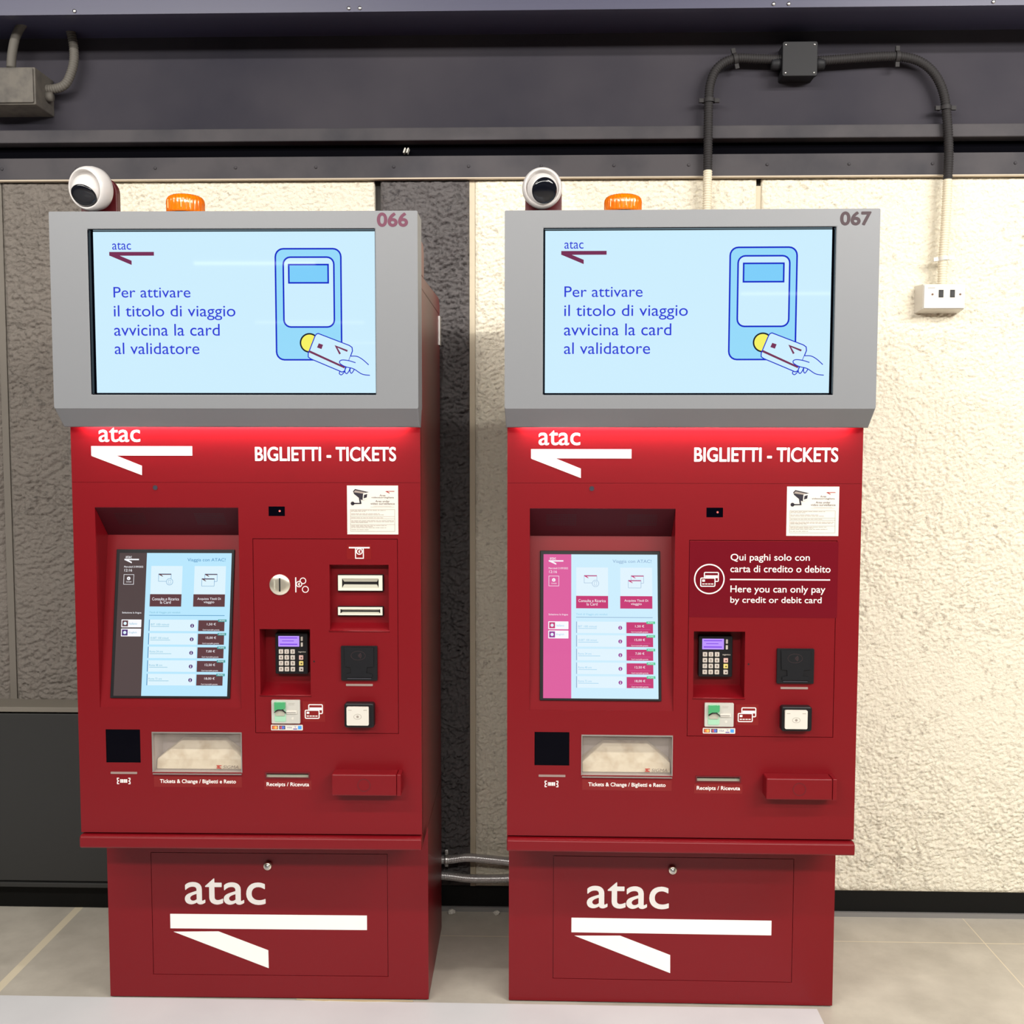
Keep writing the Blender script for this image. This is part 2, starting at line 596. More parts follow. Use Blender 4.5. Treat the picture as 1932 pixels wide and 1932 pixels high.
# ------------------------------------------------------------------ structure: wall with rough plaster panels
def plaster_mat(name, col, dirt, dirt_amt, rough=0.75):
    m = bpy.data.materials.new(name)
    m.use_nodes = True
    nt = m.node_tree
    b = nt.nodes['Principled BSDF']
    b.inputs['Roughness'].default_value = rough
    b.inputs['Specular IOR Level'].default_value = 0.3
    tc = nt.nodes.new('ShaderNodeTexCoord')
    # fine grit
    n = nt.nodes.new('ShaderNodeTexNoise')
    n.inputs['Scale'].default_value = 130
    n.inputs['Detail'].default_value = 5
    n.inputs['Roughness'].default_value = 0.6
    nt.links.new(tc.outputs['Object'], n.inputs['Vector'])
    bp = nt.nodes.new('ShaderNodeBump')
    bp.inputs['Strength'].default_value = 0.8
    bp.inputs['Distance'].default_value = 0.007
    nt.links.new(n.outputs['Fac'], bp.inputs['Height'])
    nt.links.new(bp.outputs['Normal'], b.inputs['Normal'])
    # grime caught in the pits
    n2 = nt.nodes.new('ShaderNodeTexNoise')
    n2.inputs['Scale'].default_value = 62
    n2.inputs['Detail'].default_value = 3
    nt.links.new(tc.outputs['Object'], n2.inputs['Vector'])
    n3 = nt.nodes.new('ShaderNodeTexNoise')
    n3.inputs['Scale'].default_value = 3.0
    n3.inputs['Detail'].default_value = 2
    nt.links.new(tc.outputs['Object'], n3.inputs['Vector'])
    ad = nt.nodes.new('ShaderNodeMath')
    ad.operation = 'MULTIPLY_ADD'
    ad.inputs[1].default_value = 0.35
    nt.links.new(n3.outputs['Fac'], ad.inputs[0])
    nt.links.new(n2.outputs['Fac'], ad.inputs[2])
    mr = nt.nodes.new('ShaderNodeMapRange')
    mr.inputs[1].default_value, mr.inputs[2].default_value = 0.78, 0.92
    mr.inputs[4].default_value = dirt_amt
    nt.links.new(ad.outputs[0], mr.inputs[0])
    mx = nt.nodes.new('ShaderNodeMix')
    mx.data_type = 'RGBA'
    mx.inputs[6].default_value, mx.inputs[7].default_value = col, dirt
    nt.links.new(mr.outputs[0], mx.inputs[0])
    nt.links.new(mx.outputs[2], b.inputs['Base Color'])
    return m


BEIGE = plaster_mat('beige_plaster', rgb(238, 231, 212), rgb(140, 126, 108), 0.45)
GREYP = plaster_mat('grey_plaster', rgb(124, 117, 110), rgb(58, 54, 52), 0.5)
DARKP = plaster_mat('dark_grey_plaster', rgb(98, 94, 94), rgb(34, 34, 40), 0.6)
JOINT = mat('joint_strip', rgb(196, 184, 160), rough=0.6)
JOINT_D = mat('dark_joint', rgb(52, 50, 48), rough=0.7)
BACKING = mat('wall_backing', rgb(60, 58, 56), rough=0.8)


def perlin(x, z, seed):
    """gradient noise on arrays"""
    rs = np.random.RandomState(seed)
    ang = rs.rand(4096) * 2 * PI
    perm = rs.permutation(4096)
    xi, zi = np.floor(x).astype(int), np.floor(z).astype(int)
    xf, zf = x - xi, z - zi

    def g(ix, iz, fx, fz):
        h = ang[perm[(perm[ix & 4095] + iz) & 4095]]
        return np.cos(h) * fx + np.sin(h) * fz
    u, v = xf * xf * xf * (xf * (xf * 6 - 15) + 10), zf * zf * zf * (zf * (zf * 6 - 15) + 10)
    a = g(xi, zi, xf, zf) * (1 - u) + g(xi + 1, zi, xf - 1, zf) * u
    b = g(xi, zi + 1, xf, zf - 1) * (1 - u) + g(xi + 1, zi + 1, xf - 1, zf - 1) * u
    return (a * (1 - v) + b * v) * 1.5


def rough_h(x, z, k=1.0):
    """torn, flaky trowelled plaster"""
    w = perlin(x * 9, z * 9, 1)
    w2 = perlin(x * 26, z * 26, 2)
    a = perlin(x * 38 * k + w * 1.6 + w2 * .8, z * 66 * k + w * 1.6 + w2 * .8, 3)
    b = perlin(x * 74 * k + w2 * 1.4, z * 112 * k - w2, 4)
    c = perlin(x * 15, z * 22 + w, 5)
    flake = np.clip(0.5 + a * 3.2, 0, 1)
    flake2 = np.clip(0.5 + b * 2.4, 0, 1)
    e = perlin(x * 2.2, z * 2.2, 6)
    return (0.50 * flake + 0.36 * flake2 + 0.35 * c) * (0.85 + 0.6 * e)


def plaster_panel(x0, x1, z0, z1, m, amp, label, parent, k=1.0):
    st = 0.0036
    xs, x = [], x0
    while x < x1 - 1e-4:
        xs.append(x)
        x += st if abs(x) < 1.75 else 0.012
    xs = np.array(xs + [x1])
    zs = np.linspace(z0, z1, int((z1 - z0) / st))
    nx, nz = len(xs), len(zs)
    X, Z = np.meshgrid(xs, zs)
    ii, jj = np.meshgrid(np.arange(nx), np.arange(nz))
    edge = np.minimum(1.0, np.minimum(np.minimum(ii, nx - 1 - ii), np.minimum(jj, nz - 1 - jj)) / 3.0)
    Y = -(0.003 + amp * rough_h(X, Z, k)) * edge
    # returns: one more ring of vertices pushed back behind the joints
    co = np.stack([X, Y, Z], -1).reshape(-1, 3)
    a = (np.arange(nz - 1)[:, None] * nx + np.arange(nx - 1)[None, :]).ravel()
    q = np.stack([a, a + 1, a + nx + 1, a + nx], -1)
    rim = list(range(nx)) + [r * nx + nx - 1 for r in range(1, nz)] + [(nz - 1) * nx + i for i in range(nx - 2, -1, -1)] + [r * nx for r in range(nz - 2, 0, -1)]
    back = co[rim].copy()
    back[:, 1] = 0.021
    n0, nr = len(co), len(rim)
    co = np.concatenate([co, back])
    t = np.arange(nr)
    rim = np.array(rim)
    q2_ = np.stack([rim, n0 + t, n0 + (t + 1) % nr, rim[(t + 1) % nr]], -1)
    q = np.concatenate([q, q2_])
    me = bpy.data.meshes.new('plaster_panel')
    me.vertices.add(len(co))
    me.vertices.foreach_set('co', co.ravel())
    me.loops.add(q.size)
    me.loops.foreach_set('vertex_index', q.ravel().astype(np.int32))
    me.polygons.add(len(q))
    me.polygons.foreach_set('loop_start', (np.arange(len(q)) * 4).astype(np.int32))
    me.polygons.foreach_set('use_smooth', np.ones(len(q), dtype=bool))
    me.materials.append(m)
    me.update(calc_edges=True)
    me.validate()
    o = bpy.data.objects.new('plaster_panel', me)
    COL.objects.link(o)
    o.parent = parent
    o['label'] = label
    return o


ZT = 2.1915
mb = MB()
mb.box(-4.5, 0.022, 0.0, 4.5, 0.25, 3.36, BACKING)
wall = tag(mb.build('wall_back'), kind='structure')
ZB = 0.077
plaster_panel(-3.0, -1.613, ZB, ZT, GREYP, 0.0115, 'grey painted rough plaster panel', wall, 1.35)
plaster_panel(-1.592, -1.33, ZB, ZT, GREYP, 0.012, 'grey painted rough plaster panel', wall, 1.35)
plaster_panel(-1.32, -0.487, ZB, ZT, BEIGE, 0.0085, 'cream painted rough plaster panel', wall, 2.0)
plaster_panel(-0.469, -0.209, ZB, ZT, DARKP, 0.017, 'dark grey painted rough plaster panel', wall, 1.45)
plaster_panel(-0.192, 0.624, ZB, ZT, BEIGE, 0.0085, 'cream painted rough plaster panel', wall, 2.0)
plaster_panel(0.640, 3.0, ZB, ZT, BEIGE, 0.0085, 'cream painted rough plaster panel', wall, 2.0)
mb = MB()
mb.box(-0.2085, -0.002, ZB, -0.1925, 0.022, ZT, JOINT)
mb.build('joint_strip', wall)
mb = MB()
mb.box(0.6245, 0.004, ZB, 0.6395, 0.022, ZT - 0.02, JOINT)
mb.build('joint_strip', wall)
mb = MB()
mb.box(-1.6125, -0.004, ZB, -1.5925, 0.022, ZT, mat('grey_joint', rgb(112, 106, 98), rough=0.7))
mb.build('joint_strip', wall)

SKIRT = mat('black_skirting', rgb(13, 13, 12), rough=0.6, spec=0.2, bump=(60, 0.2, 0.002))
ALU = mat('floor_edge_metal', rgb(130, 128, 126), rough=0.4)
mb = MB()
mb.box(-4.5, -0.002, 0.014, 4.5, 0.022, ZB, SKIRT)
mb.box(-4.5, -0.010, 0.0, 4.5, 0.022, 0.014, ALU)
tag(mb.build('baseboard_back'), kind='structure')

FASCIA = mat('dark_fascia_paint', rgb(66, 63, 69), rough=0.75, spec=0.12, mottled=(1.6, rgb(46, 45, 54), 0.35, 0.7))
FASCIA_STRIP = mat('fascia_strip_paint', rgb(76, 73, 76), rough=0.65, spec=0.2, mottled=(6, rgb(58, 57, 62), 0.4, 0.7))
BLACK_GAP = mat('fascia_shadow_gap', rgb(10, 10, 14), rough=0.95, spec=0.0)
BEAM = mat('beam_paint', rgb(64, 64, 88), rough=0.4)
mb = MB()
mb.box(-4.5, -0.020, 2.1935, 4.5, 0.022, 2.256, FASCIA_STRIP)
for i in range(26):
    x = -2.9 + i * 0.223 + 0.02 * math.sin(i * 7)
    mb.lathe((x, -0.020, 2.226), (0, -1, 0), [(0.0045, 0), (0.0045, 0.0015), (0.003, 0.003)], FASCIA_STRIP, n=10)
tag(mb.build('trim_1'), 'flat dark metal band with screws under the fascia', kind='structure')
mb = MB()
mb.box(-4.5, -0.0215, 2.1905, 4.5, -0.004, 2.1945, mat('paint_edge', rgb(190, 176, 156), rough=0.7))
tag(mb.build('trim_6'), 'thin cream paint edge under the metal band', kind='structure')
mb = MB()
mb.box(-4.5, 0.012, 2.256, 4.5, 0.022, 2.30, BLACK_GAP)
tag(mb.build('trim_2'), 'black shadow gap of the fascia', kind='structure')
mb = MB()
mb.box(-4.5, -0.032, 2.297, 4.5, 0.022, 2.334, FASCIA_STRIP)
tag(mb.build('trim_3', bevel=0.003), 'protruding dark metal ledge of the fascia', kind='structure')
mb = MB()
mb.box(-4.5, -0.012, 2.33, 4.5, 0.022, 2.72, FASCIA)
tag(mb.build('trim_4'), 'wide dark grey fascia panel', kind='structure')
mb = MB()
mb.box(-4.5, -0.20, 2.60, 4.5, 0.022, 3.36, BEAM)
mb.box(-4.5, -0.205, 2.588, 4.5, -0.18, 2.604, BEAM)
for x in (-1.27, -0.52, -0.49, 0.62, 0.66, 1.2):
    mb.lathe((x, -0.205, 2.597), (0, -1, 0), [(0.005, 0), (0.005, 0.003), (0.002, 0.004)], STEEL, n=10)
tag(mb.build('trim_5'), 'dark steel beam along the ceiling edge', kind='structure')


# ------------------------------------------------------------------ ticket machines
HW = 0.41
P_ = 0.0715
BASE_Y = 0.1432
DEP = 0.535
LZ0, LZ1 = 0.455, 0.4868
FRONT = Frame((0, 0, 0), (1, 0, 0), (0, 0, 1))
HEAD = Frame((0, -P_, 0), (1, 0, 0), (0, 0, 1))
HSCR = Frame((0, -P_ + 0.02, 0), (1, 0, 0), (0, 0, 1))
BASEF = Frame((0, BASE_Y, 0), (1, 0, 0), (0, 0, 1))


def q5(u, v):
    return 930 + .38302 * u, 780 + .38302 * v


def q6(u, v):
    return 930 + .38302 * u, 1300 + .38302 * v


def qA(u, v):
    return 1290 + .19672 * u, 1020 + .19672 * v


def qB(u, v):
    return 470 + .15528 * u, 920 + .15528 * v


def q2(u, v):
    return 920 + .40373 * u, 290 + .40373 * v


def q7(u, v):
    return 500 + .15012 * u, 440 + .15012 * v


def qT(u, v):
    return 970 + .2122 * u, 930 + .2122 * v


def qW(u, v):           # white lettering on the base, right machine
    return q6(u, v)


def box_on(F, q, u0, v0, u1, v1, m='R'):
    a0, b0 = pixel_on(F, *q(u0, v0), m)
    a1, b1 = pixel_on(F, *q(u1, v1), m)
    return a0, min(b0, b1), a1, max(b0, b1)


def pt_on(F, q, u, v, m='R'):
    return pixel_on(F, *q(u, v), m)


def arrow_logo(mb, F, q, bar, wedge, h0, h1, m, ref='R'):
    mb.rect(F, *box_on(F, q, *bar, ref), h0, h1, m)
    mb.prism(F, [pt_on(F, q, u, v, ref) for u, v in wedge], h0, h1, m)


def card_icon(mb, F, a0, b0, a1, b1, h0, h1, m, fill):
    """two overlapping bank cards, outlined"""
    w, h = a1 - a0, b1 - b0
    t = w * 0.05

    def X(s):
        return a0 + w * s

    def Y(s):
        return b0 + h * s
    # rear card
    mb.outline(F, X(.23), Y(.38), X(.97), Y(.97), t, h0, h1, m, r=w * .05)
    mb.rect(F, X(.28), Y(.60), X(.93), Y(.78), h0, h1, m)
    # front card covers it
    mb.rect(F, X(.02), Y(.04), X(.81), Y(.62), h1, h1 + 0.0003, fill, r=w * .05)
    h1 += 0.0003
    mb.outline(F, X(.04), Y(.06), X(.79), Y(.60), t, h1, h1 + 0.0003, m, r=w * .05)
    mb.rect(F, X(.12), Y(.36), X(.26), Y(.50), h1, h1 + 0.0003, m)
    for k in range(4):
        mb.rect(F, X(.12 + k * .155), Y(.18), X(.24 + k * .155), Y(.24), h1, h1 + 0.0003, m)


def make_machine(m):
    x, y, t = MACH[m]
    root = empty('ticket_machine', (x, y, 0), t)
    if m == 'L':
        tag(root, 'red ticket machine numbered 066 with coin disc and two banknote slots', 'ticket machine', 'red ticket machines')
    else:
        tag(root, 'red ticket machine numbered 067 with white card payment only notice', 'ticket machine', 'red ticket machines')

    # --- cabinet shell behind the door
    mb = MB()
    zb = LZ0
    for xx in (-HW, HW):
        mb.add([(xx, 0.024, zb), (xx, DEP, zb), (xx, DEP, 1.785), (xx, 0.024, 1.785)], [[0, 1, 2, 3]], RED)
    mb.add([(-HW, DEP, zb), (HW, DEP, zb), (HW, DEP, 1.785), (-HW, DEP, 1.785)], [[0, 1, 2, 3]], RED)
    mb.add([(-HW, 0.024, zb), (HW, 0.024, zb), (HW, DEP, zb), (-HW, DEP, zb)], [[0, 1, 2, 3]], RED)
    mb.add([(-HW, 0.024, 1.784), (HW, 0.024, 1.784), (HW, DEP, 1.784), (-HW, DEP, 1.784)], [[0, 1, 2, 3]], RED)
    mb.box(-HW, 0.0, 1.715, HW, 0.024, 1.785, RED)
    mb.box(-HW + .008, 0.14, LZ1, HW - .008, 0.15, 1.71, BLACK_DEEP)
    mb.build('cabinet', root, bevel=0.002)
    mb = MB()
    mb.extrude_x([(0.0, 1.787), (DEP + .004, 1.787), (DEP + .004, 1.815), (DEP - 0.03, 1.832), (0.0, 1.818)], -HW, HW, RED)
    mb.build('cabinet_lid', root, bevel=0.003)
    mb = MB()
    mb.extrude_x([(0.013, 1.82), (0.108, 1.82), (0.108, 1.880), (0.09, 1.900), (0.013, 1.900)], -HW, HW, RED)
    mb.build('header_support', root, bevel=0.003)
    mb = MB()
    mb.box(HW, 0.50, 1.70, HW + .004, DEP + .004, 1.78, STEEL)
    mb.build('hinge', root)

    # --- header housing with screen opening
    sx0, sx1, sz0, sz1 = -0.3265, 0.318, 1.5345, 1.9015
    hx0, hx1 = -HW - 0.004, HW + 0.004
    top, hc, hb = 1.9415, 1.5025, 1.4609
    mb = MB()
    mb.relief(HEAD, hx0, hc, hx1, top, [(sx0, sz0, sx1, sz1, None)], GREY)
    yb = -P_ + 0.022
    for a, b in (((sx0, sz0), (sx1, sz0)), ((sx1, sz0), (sx1, sz1)), ((sx1, sz1), (sx0, sz1)), ((sx0, sz1), (sx0, sz0))):
        mb.add([(a[0], -P_, a[1]), (b[0], -P_, b[1]), (b[0], yb, b[1]), (a[0], yb, a[1])], [[0, 1, 2, 3]], BLACK_GLOSS)
    yc = -0.029
    bx0, bx1 = hx0 + 0.002, hx1 - 0.002
    # chamfered lower front, underside, sides, top, back
    mb.add([(hx0, -P_, hc), (hx1, -P_, hc), (bx1, yc, hb), (bx0, yc, hb)], [[0, 1, 2, 3]], GREY)
    mb.add([(bx0, yc, hb), (bx1, yc, hb), (bx1, yc + .006, hb), (bx0, yc + .006, hb)], [[0, 1, 2, 3]], GREY)
    mb.add([(bx0, yc + .006, hb), (bx1, yc + .006, hb), (bx1, yc + .006, hb + .014), (bx0, yc + .006, hb + .014)], [[0, 1, 2, 3]], GREY)
    mb.add([(bx0, yc + .006, hb + .014), (bx1, yc + .006, hb + .014), (bx1, -0.001, hb + .014), (bx0, -0.001, hb + .014)], [[0, 1, 2, 3]], GREY)
    for sx, cx in ((hx0, bx0), (hx1, bx1)):
        mb.add([(sx, -P_, top), (sx, -P_, hc), (cx, yc, hb), (cx, -0.001, hb), (sx, -0.001, hc), (sx, .012, hc), (sx, 0.012, top)], [[0, 1, 2, 3, 4, 5, 6]], GREY)
    mb.add([(hx0, -P_, top), (hx1, -P_, top), (hx1, 0.012, top), (hx0, 0.012, top)], [[0, 1, 2, 3]], GREY)
    mb.add([(hx0, 0.012, top), (hx1, 0.012, top), (hx1, 0.012, hc), (hx0, 0.012, hc)], [[0, 1, 2, 3]], GREY)
    mb.build('header_housing', root, bevel=0.004, seg=3)

    # header display
    W_BG = glow('display_pale_blue', rgb(205, 238, 254), 1.0)
    W_MID = glow('display_sky_blue', rgb(150, 218, 250), 1.0)
    W_DEEP = glow('display_deep_sky', rgb(125, 206, 250), 1.0)
    W_LINE = glow('display_blue_line', rgb(10, 40, 200), 1.0)
    W_TXT = glow('display_blue_text', rgb(44, 60, 215), 1.0)
    W_MAR = glow('display_maroon', rgb(118, 46, 84), 1.0)
    W_YEL = glow('display_yellow', rgb(246, 242, 100), 1.0)
    W_BLK = glow('display_black', rgb(20, 22, 40), 1.0)
    mb = MB()
    mb.rect(HSCR, sx0 - .01, sz0 - .01, sx1 + .01, sz1 + .01, -0.012, -0.0008, BLACK_GLOSS)
    mb.rect(HSCR, sx0 + .003, sz0 + .004, sx1 - .003, sz1 - .001, -0.0008, 0.0, W_BG)
    h = 0.0003
    F = HSCR
    r_ = lambda u, v: pixel_on(F, *q2(u, v), 'R')
    # small logo
    mb.text(F, 'atac', *box_on(F, q2, 359, 410, 448, 444), 0, h, W_TXT)
    mb.rect(F, *box_on(F, q2, 344, 455, 556, 472), 0, h, W_MAR)
    mb.prism(F, [r_(344, 472), (r_(392, 472)), r_(449, 496), r_(449, 516)], 0, h, W_MAR)
    # message
    for s, u0, v0, u1, v1 in (('Per attivare', 359, 620, 724, 669), ('il titolo di viaggio', 358, 706, 935, 775),
                              ('avvicina la card', 357, 794, 858, 849), ('al validatore', 357, 882, 759, 936)):
        mb.text(F, s, *box_on(F, q2, u0, v0, u1, v1), 0, h, W_TXT)
    # validator drawing
    l_ = lambda u, v: pixel_on(F, *q7(u, v), 'L')
    dx = 0.0028
    L7 = lambda u, v: (l_(u, v)[0] + dx, l_(u, v)[1] - 0.002)

    def b7(u0, v0, u1, v1):
        a = L7(u0, v0)
        c = L7(u1, v1)
        return a[0], c[1], c[0], a[1]
    lw = 0.0036
    bx = b7(113, 185, 950, 1580)
    mb.rect(F, *bx, 0, h, W_MID, r=.018)
    mb.outline(F, *bx, lw, h, 2 * h, W_LINE, r=.018)
    bx = b7(213, 291, 858, 1168)
    mb.rect(F, *bx, h, 2 * h, W_BG, r=.016)
    mb.outline(F, *bx, lw, 2 * h, 3 * h, W_LINE, r=.016)
    bx = b7(283, 385, 780, 613)
    mb.rect(F, *bx, 2 * h, 3 * h, W_DEEP)
    mb.outline(F, *bx, lw, 3 * h, 4 * h, W_LINE)
    c = L7(545, 1368)
    mb.disc(F, *c, .0205, 2 * h, 3 * h, W_YEL)
    mb.ring(F, *c, .0205, .0034, 3 * h, 4 * h, W_BLK)
    card = [L7(*p) for p in ((655, 1250), (1045, 1400), (1080, 1425), (1085, 1470), (1040, 1590), (985, 1722), (955, 1735), (560, 1568), (530, 1545), (530, 1500), (615, 1282), (632, 1258))]
    mb.prism(F, card, 4 * h, 5 * h, W_BG)
    mb.stroke(F, card, .0022, 5 * h, 6 * h, W_LINE, True)
    mb.prism(F, [L7(*p) for p in ((552, 1464), (995, 1668), (982, 1688), (536, 1486))], 5 * h, 6 * h, W_MAR)
    mb.prism(F, [L7(*p) for p in ((662, 1374), (716, 1392), (696, 1446), (640, 1426))], 5 * h, 6 * h, W_MAR)
    mb.stroke(F, [L7(*p) for p in ((1022, 1470), (878, 1412), (930, 1508))], .0042, 5 * h, 6 * h, W_MAR)
    # hand
    hand = spline([(1062, 1535), (1140, 1538), (1210, 1575), (1290, 1645), (1305, 1775), (1210, 1760), (1110, 1700), (1000, 1672), (940, 1640), (922, 1605), (945, 1585), (1000, 1585), (1040, 1592)], 6)
    mb.prism(F, [L7(*p) for p in hand], 6 * h, 7 * h, W_BG)
    lines = [spline([(1062, 1535), (1140, 1538), (1210, 1575), (1290, 1645)], 8),
             spline([(1125, 1618), (1040, 1592), (960, 1583), (925, 1600), (935, 1632), (1000, 1668), (1100, 1695), (1205, 1760), (1305, 1776)], 8),
             spline([(932, 1722), (920, 1752), (945, 1770), (975, 1745), (992, 1715)], 6),
             spline([(1000, 1672), (990, 1725), (1012, 1755), (1040, 1725), (1055, 1685)], 6),
             spline([(1058, 1685), (1055, 1725), (1072, 1750), (1095, 1725), (1108, 1700)], 6)]
    for s in lines:
        mb.stroke(F, [L7(*p) for p in s], .0020, 7 * h, 8 * h, W_LINE)
    mb.build('header_screen', root, label='lit pale blue screen with validator drawing')

    mb = MB()
    F = HEAD
    if m == 'R':
        mb.text(F, '067', *box_on(F, q2, 1648, 270, 1793, 335), 0, .0005, MAROON, bold=.0014)
    else:
        a = pixel_on(F, 711, 401, 'L')
        c = pixel_on(F, 770, 428, 'L')
        mb.text(F, '066', a[0], c[1], c[0], a[1], 0, .0005, MAROON_WORN, bold=.0014)
    mb.build('number_lettering', root, label='faded maroon number 066' if m == 'L' else 'maroon number 067')

    # light strip under the header
    LEDM = glow('header_led_strip', (1.0, 0.62, 0.62, 1), 62.0, False)
    mb = MB()
    mb.box(-HW + .03, -0.0215, hb + 0.008, HW - .03, -0.010, hb + 0.0135, LEDM)
    mb.build('led_strip', root)

    # --- door with all its openings
    F = FRONT
    rec = (-0.358, 0.0, -0.029, 0.0)
    a0, b0, a1, b1 = box_on(F, q5, 182, 467, 888, 1467)
    rec = (a0, b0, a1, b1)
    pan = box_on(F, qA, 52, 0, 1472, 10)
    px0, pz1 = pixel_on(F, *q5(967, 623), 'R')
    px1, _ = pixel_on(F, *q5(1697, 623), 'R')
    _, pz0 = pixel_on(F, *q6(1300, 236), 'R')
    kp = box_on(F, qA, 97, 870, 580, 1515)
    bc = box_on(F, q6, 205, 211, 376, 377)
    tr = box_on(F, q6, 438, 228, 882, 428)
    rc = box_on(F, q6, 1004, 432, 1216, 455)
    sn = box_on(F, q5, 1052, 464, 1133, 512)
    g, gd = 0.0014, 0.004
    cuts = [(px0, pz0, px0 + g, pz1, gd), (px1 - g, pz0, px1, pz1, gd), (px0, pz0, px1, pz0 + g, gd), (px0, pz1 - g, px1, pz1, gd)]
    zseam = pixel_on(F, *q5(500, 345), 'R')[1]
    cuts.append((-HW, zseam, HW, zseam + .0010, 0.0009))
    holes = [rec, kp, bc, tr, rc, sn]
    bill = None
    if m == 'L':
        bill = box_on(F, qB, 975, 935, 1700, 1745, 'L')
        holes.append(bill)
    mb = MB()
    dz0, dz1 = LZ1 + .004, 1.711
    mb.relief(F, -HW, dz0, HW, dz1, cuts + [(*b, None) for b in holes], RED)
    # door edges
    mb.add([(-HW, 0, dz0), (-HW, 0.018, dz0), (-HW, 0.018, dz1), (-HW, 0, dz1)], [[0, 1, 2, 3]], RED)
    mb.add([(HW, 0, dz0), (HW, 0.018, dz0), (HW, 0.018, dz1), (HW, 0, dz1)], [[0, 1, 2, 3]], RED)
    mb.add([(-HW, 0, dz0), (HW, 0, dz0), (HW, 0.018, dz0), (-HW, 0.018, dz0)], [[0, 1, 2, 3]], RED)

    def tray(b, prof, side=RED, faces=None):
        """recess behind opening b; prof = (depth, z) from the top edge to the bottom edge"""
        for i in range(len(prof) - 1):
            (d0, z0), (d1, z1) = prof[i], prof[i + 1]
            mm = faces[i] if faces else side
            if mm is None:
                continue
            mb.add([(b[0], d0, z0), (b[2], d0, z0), (b[2], d1, z1), (b[0], d1, z1)], [[0, 1, 2, 3]], mm)
        for xx in (b[0], b[2]):
            mb.add([(xx, d, z) for d, z in prof], [list(range(len(prof)))], side)
    # touch screen recess: sloped speaker panel on top, leaning screen panel below
    SD = 0.072
    zmid = 1.27
    zmid = pixel_on(Frame((0, SD, 0), (1, 0, 0), (0, 0, 1)), *q5(540, 603), 'R')[1]
    tray(rec, [(0, rec[3]), (SD, zmid), (0.0015, rec[1]), (0, rec[1])], faces=[None, RED, RED])
    KD = 0.055
    kz = pixel_on(Frame((0, KD, 0), (1, 0, 0), (0, 0, 1)), *qA(300, 1385), 'R')[1]
    tray(kp, [(0, kp[3]), (KD, kp[3] - .004), (KD, kz), (0, kp[1])])
    tray(bc, [(0, bc[3]), (.05, bc[3]), (.05, bc[1]), (0, bc[1])], BLACK_DEEP)
    tray(tr, [(0, tr[3]), (.07, tr[3] - .002), (.07, tr[1]), (0, tr[1])], CHUTE_BACK)
    tray(rc, [(0, rc[3]), (.03, rc[3]), (.03, rc[1]), (0, rc[1])], GREY_SLOT, [BLACK_DEEP, BLACK_DEEP, GREY_SLOT])
    tray(sn, [(0, sn[3]), (.012, sn[3]), (.012, sn[1]), (0, sn[1])], BLACK_DEEP)
    if bill:
        BD = 0.026
        bz = pixel_on(Frame((0, BD, 0), (1, 0, 0), (0, 0, 1)), *qB(1300, 1640), 'L')[1]
        tray(bill, [(0, bill[3]), (BD, bill[3] - .006), (BD, bz), (0, bill[1])])
        mb.tube([(bill[0] - .002, 0.0, bill[1]), (bill[2] + .002, 0.0, bill[1])], .0022, RED, 8)
    mb.tube([(kp[0] - .001, 0.0, kp[1]), (kp[2] + .001, 0.0, kp[1])], .0025, RED, 8)
    door = mb.build('door', root)

    # header band lettering
    mb = MB()
    if m == 'R':
        mb.text(F, 'atac', *box_on(F, q5, 225, 84, 430, 157), 0, .0005, VINYL, bold=.0004)
        arrow_logo(mb, F, q5, (188, 176, 682, 222), ((188, 222.5), (312, 222.5), (433, 272), (433, 318)), 0, .0005, VINYL)
    else:
        ql = lambda u, v: (120 + .38302 * u, 780 + .38302 * v)
        mb.text(F, 'atac', *box_on(F, ql, 172, 70, 378, 141, 'L'), 0, .0005, VINYL, bold=.0004)
        arrow_logo(mb, F, ql, (136, 161, 634, 208), ((136, 208.5), (262, 208.5), (386, 258), (386, 304)), 0, .0005, VINYL, 'L')
    mb.build('logo_lettering', root, label='white company logo under the header')
    mb = MB()
    a0, b0, a1, b1 = box_on(F, q5, 992, 167, 1700, 240)
    mb.text(F, 'BIGLIETTI - TICKETS', a0, b0, a1, b1, 0, .0005, VINYL, bold=.0008)
    mb.build('title_lettering', root)

    # speaker panel with its two grilles
    mb = MB()
    top_ = Vector((rec[0], 0, rec[3]))
    sl = Frame((rec[0], 0.0, rec[3]), (1, 0, 0), Vector((0, 0, rec[3])) - Vector((0, SD, zmid)))
    ln = math.hypot(SD, rec[3] - zmid)
    wd = rec[2] - rec[0]
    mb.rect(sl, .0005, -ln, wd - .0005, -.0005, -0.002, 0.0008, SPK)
    for gx in (wd * .12, wd * .68):
        for i in range(17):
            for j in range(7):
                mb.disc(sl, gx + i * .0042, -ln * .22 - j * .0062, .0012, .0008, .001, BLACK_DEEP, n=6)
    mb.build('speaker_panel', root)

    # touch screen on its leaning panel
    v_ = Vector((0, SD, zmid)) - Vector((0, 0.0015, rec[1]))
    T = Frame((0, 0.0015, rec[1]), (1, 0, 0), v_)
    tl = pixel_on(T, 1019.2, 1038.9, 'R')
    br = pixel_on(T, 1247.5, 1323, 'R')
    mb = MB()
    mb.rect(T, tl[0], br[1], br[0], tl[1], 0.0, 0.0045, BLACK)
    scr = mb.build('touch_screen', root, bevel=0.0012)
    touch_content(T, m, scr)

    # small camera hole, sensor
    mb = MB()
    c = pt_on(F, q5, 487, 370)
    mb.disc(F, *c, .0058, -.002, .0006, mat('lens_grey', rgb(58, 60, 70), rough=0.2))
    mb.ring(F, *c, .0058, .0012, 0, .0009, RED_DARK)
    mb.build('peephole_camera', root)
    mb = MB()
    mb.rect(F, sn[0] + .0005, sn[1] + .0005, sn[2] - .0005, sn[3] - .0005, -.006, -.001, BLACK_GLOSS)
    c = pt_on(F, q5, 1107, 487)
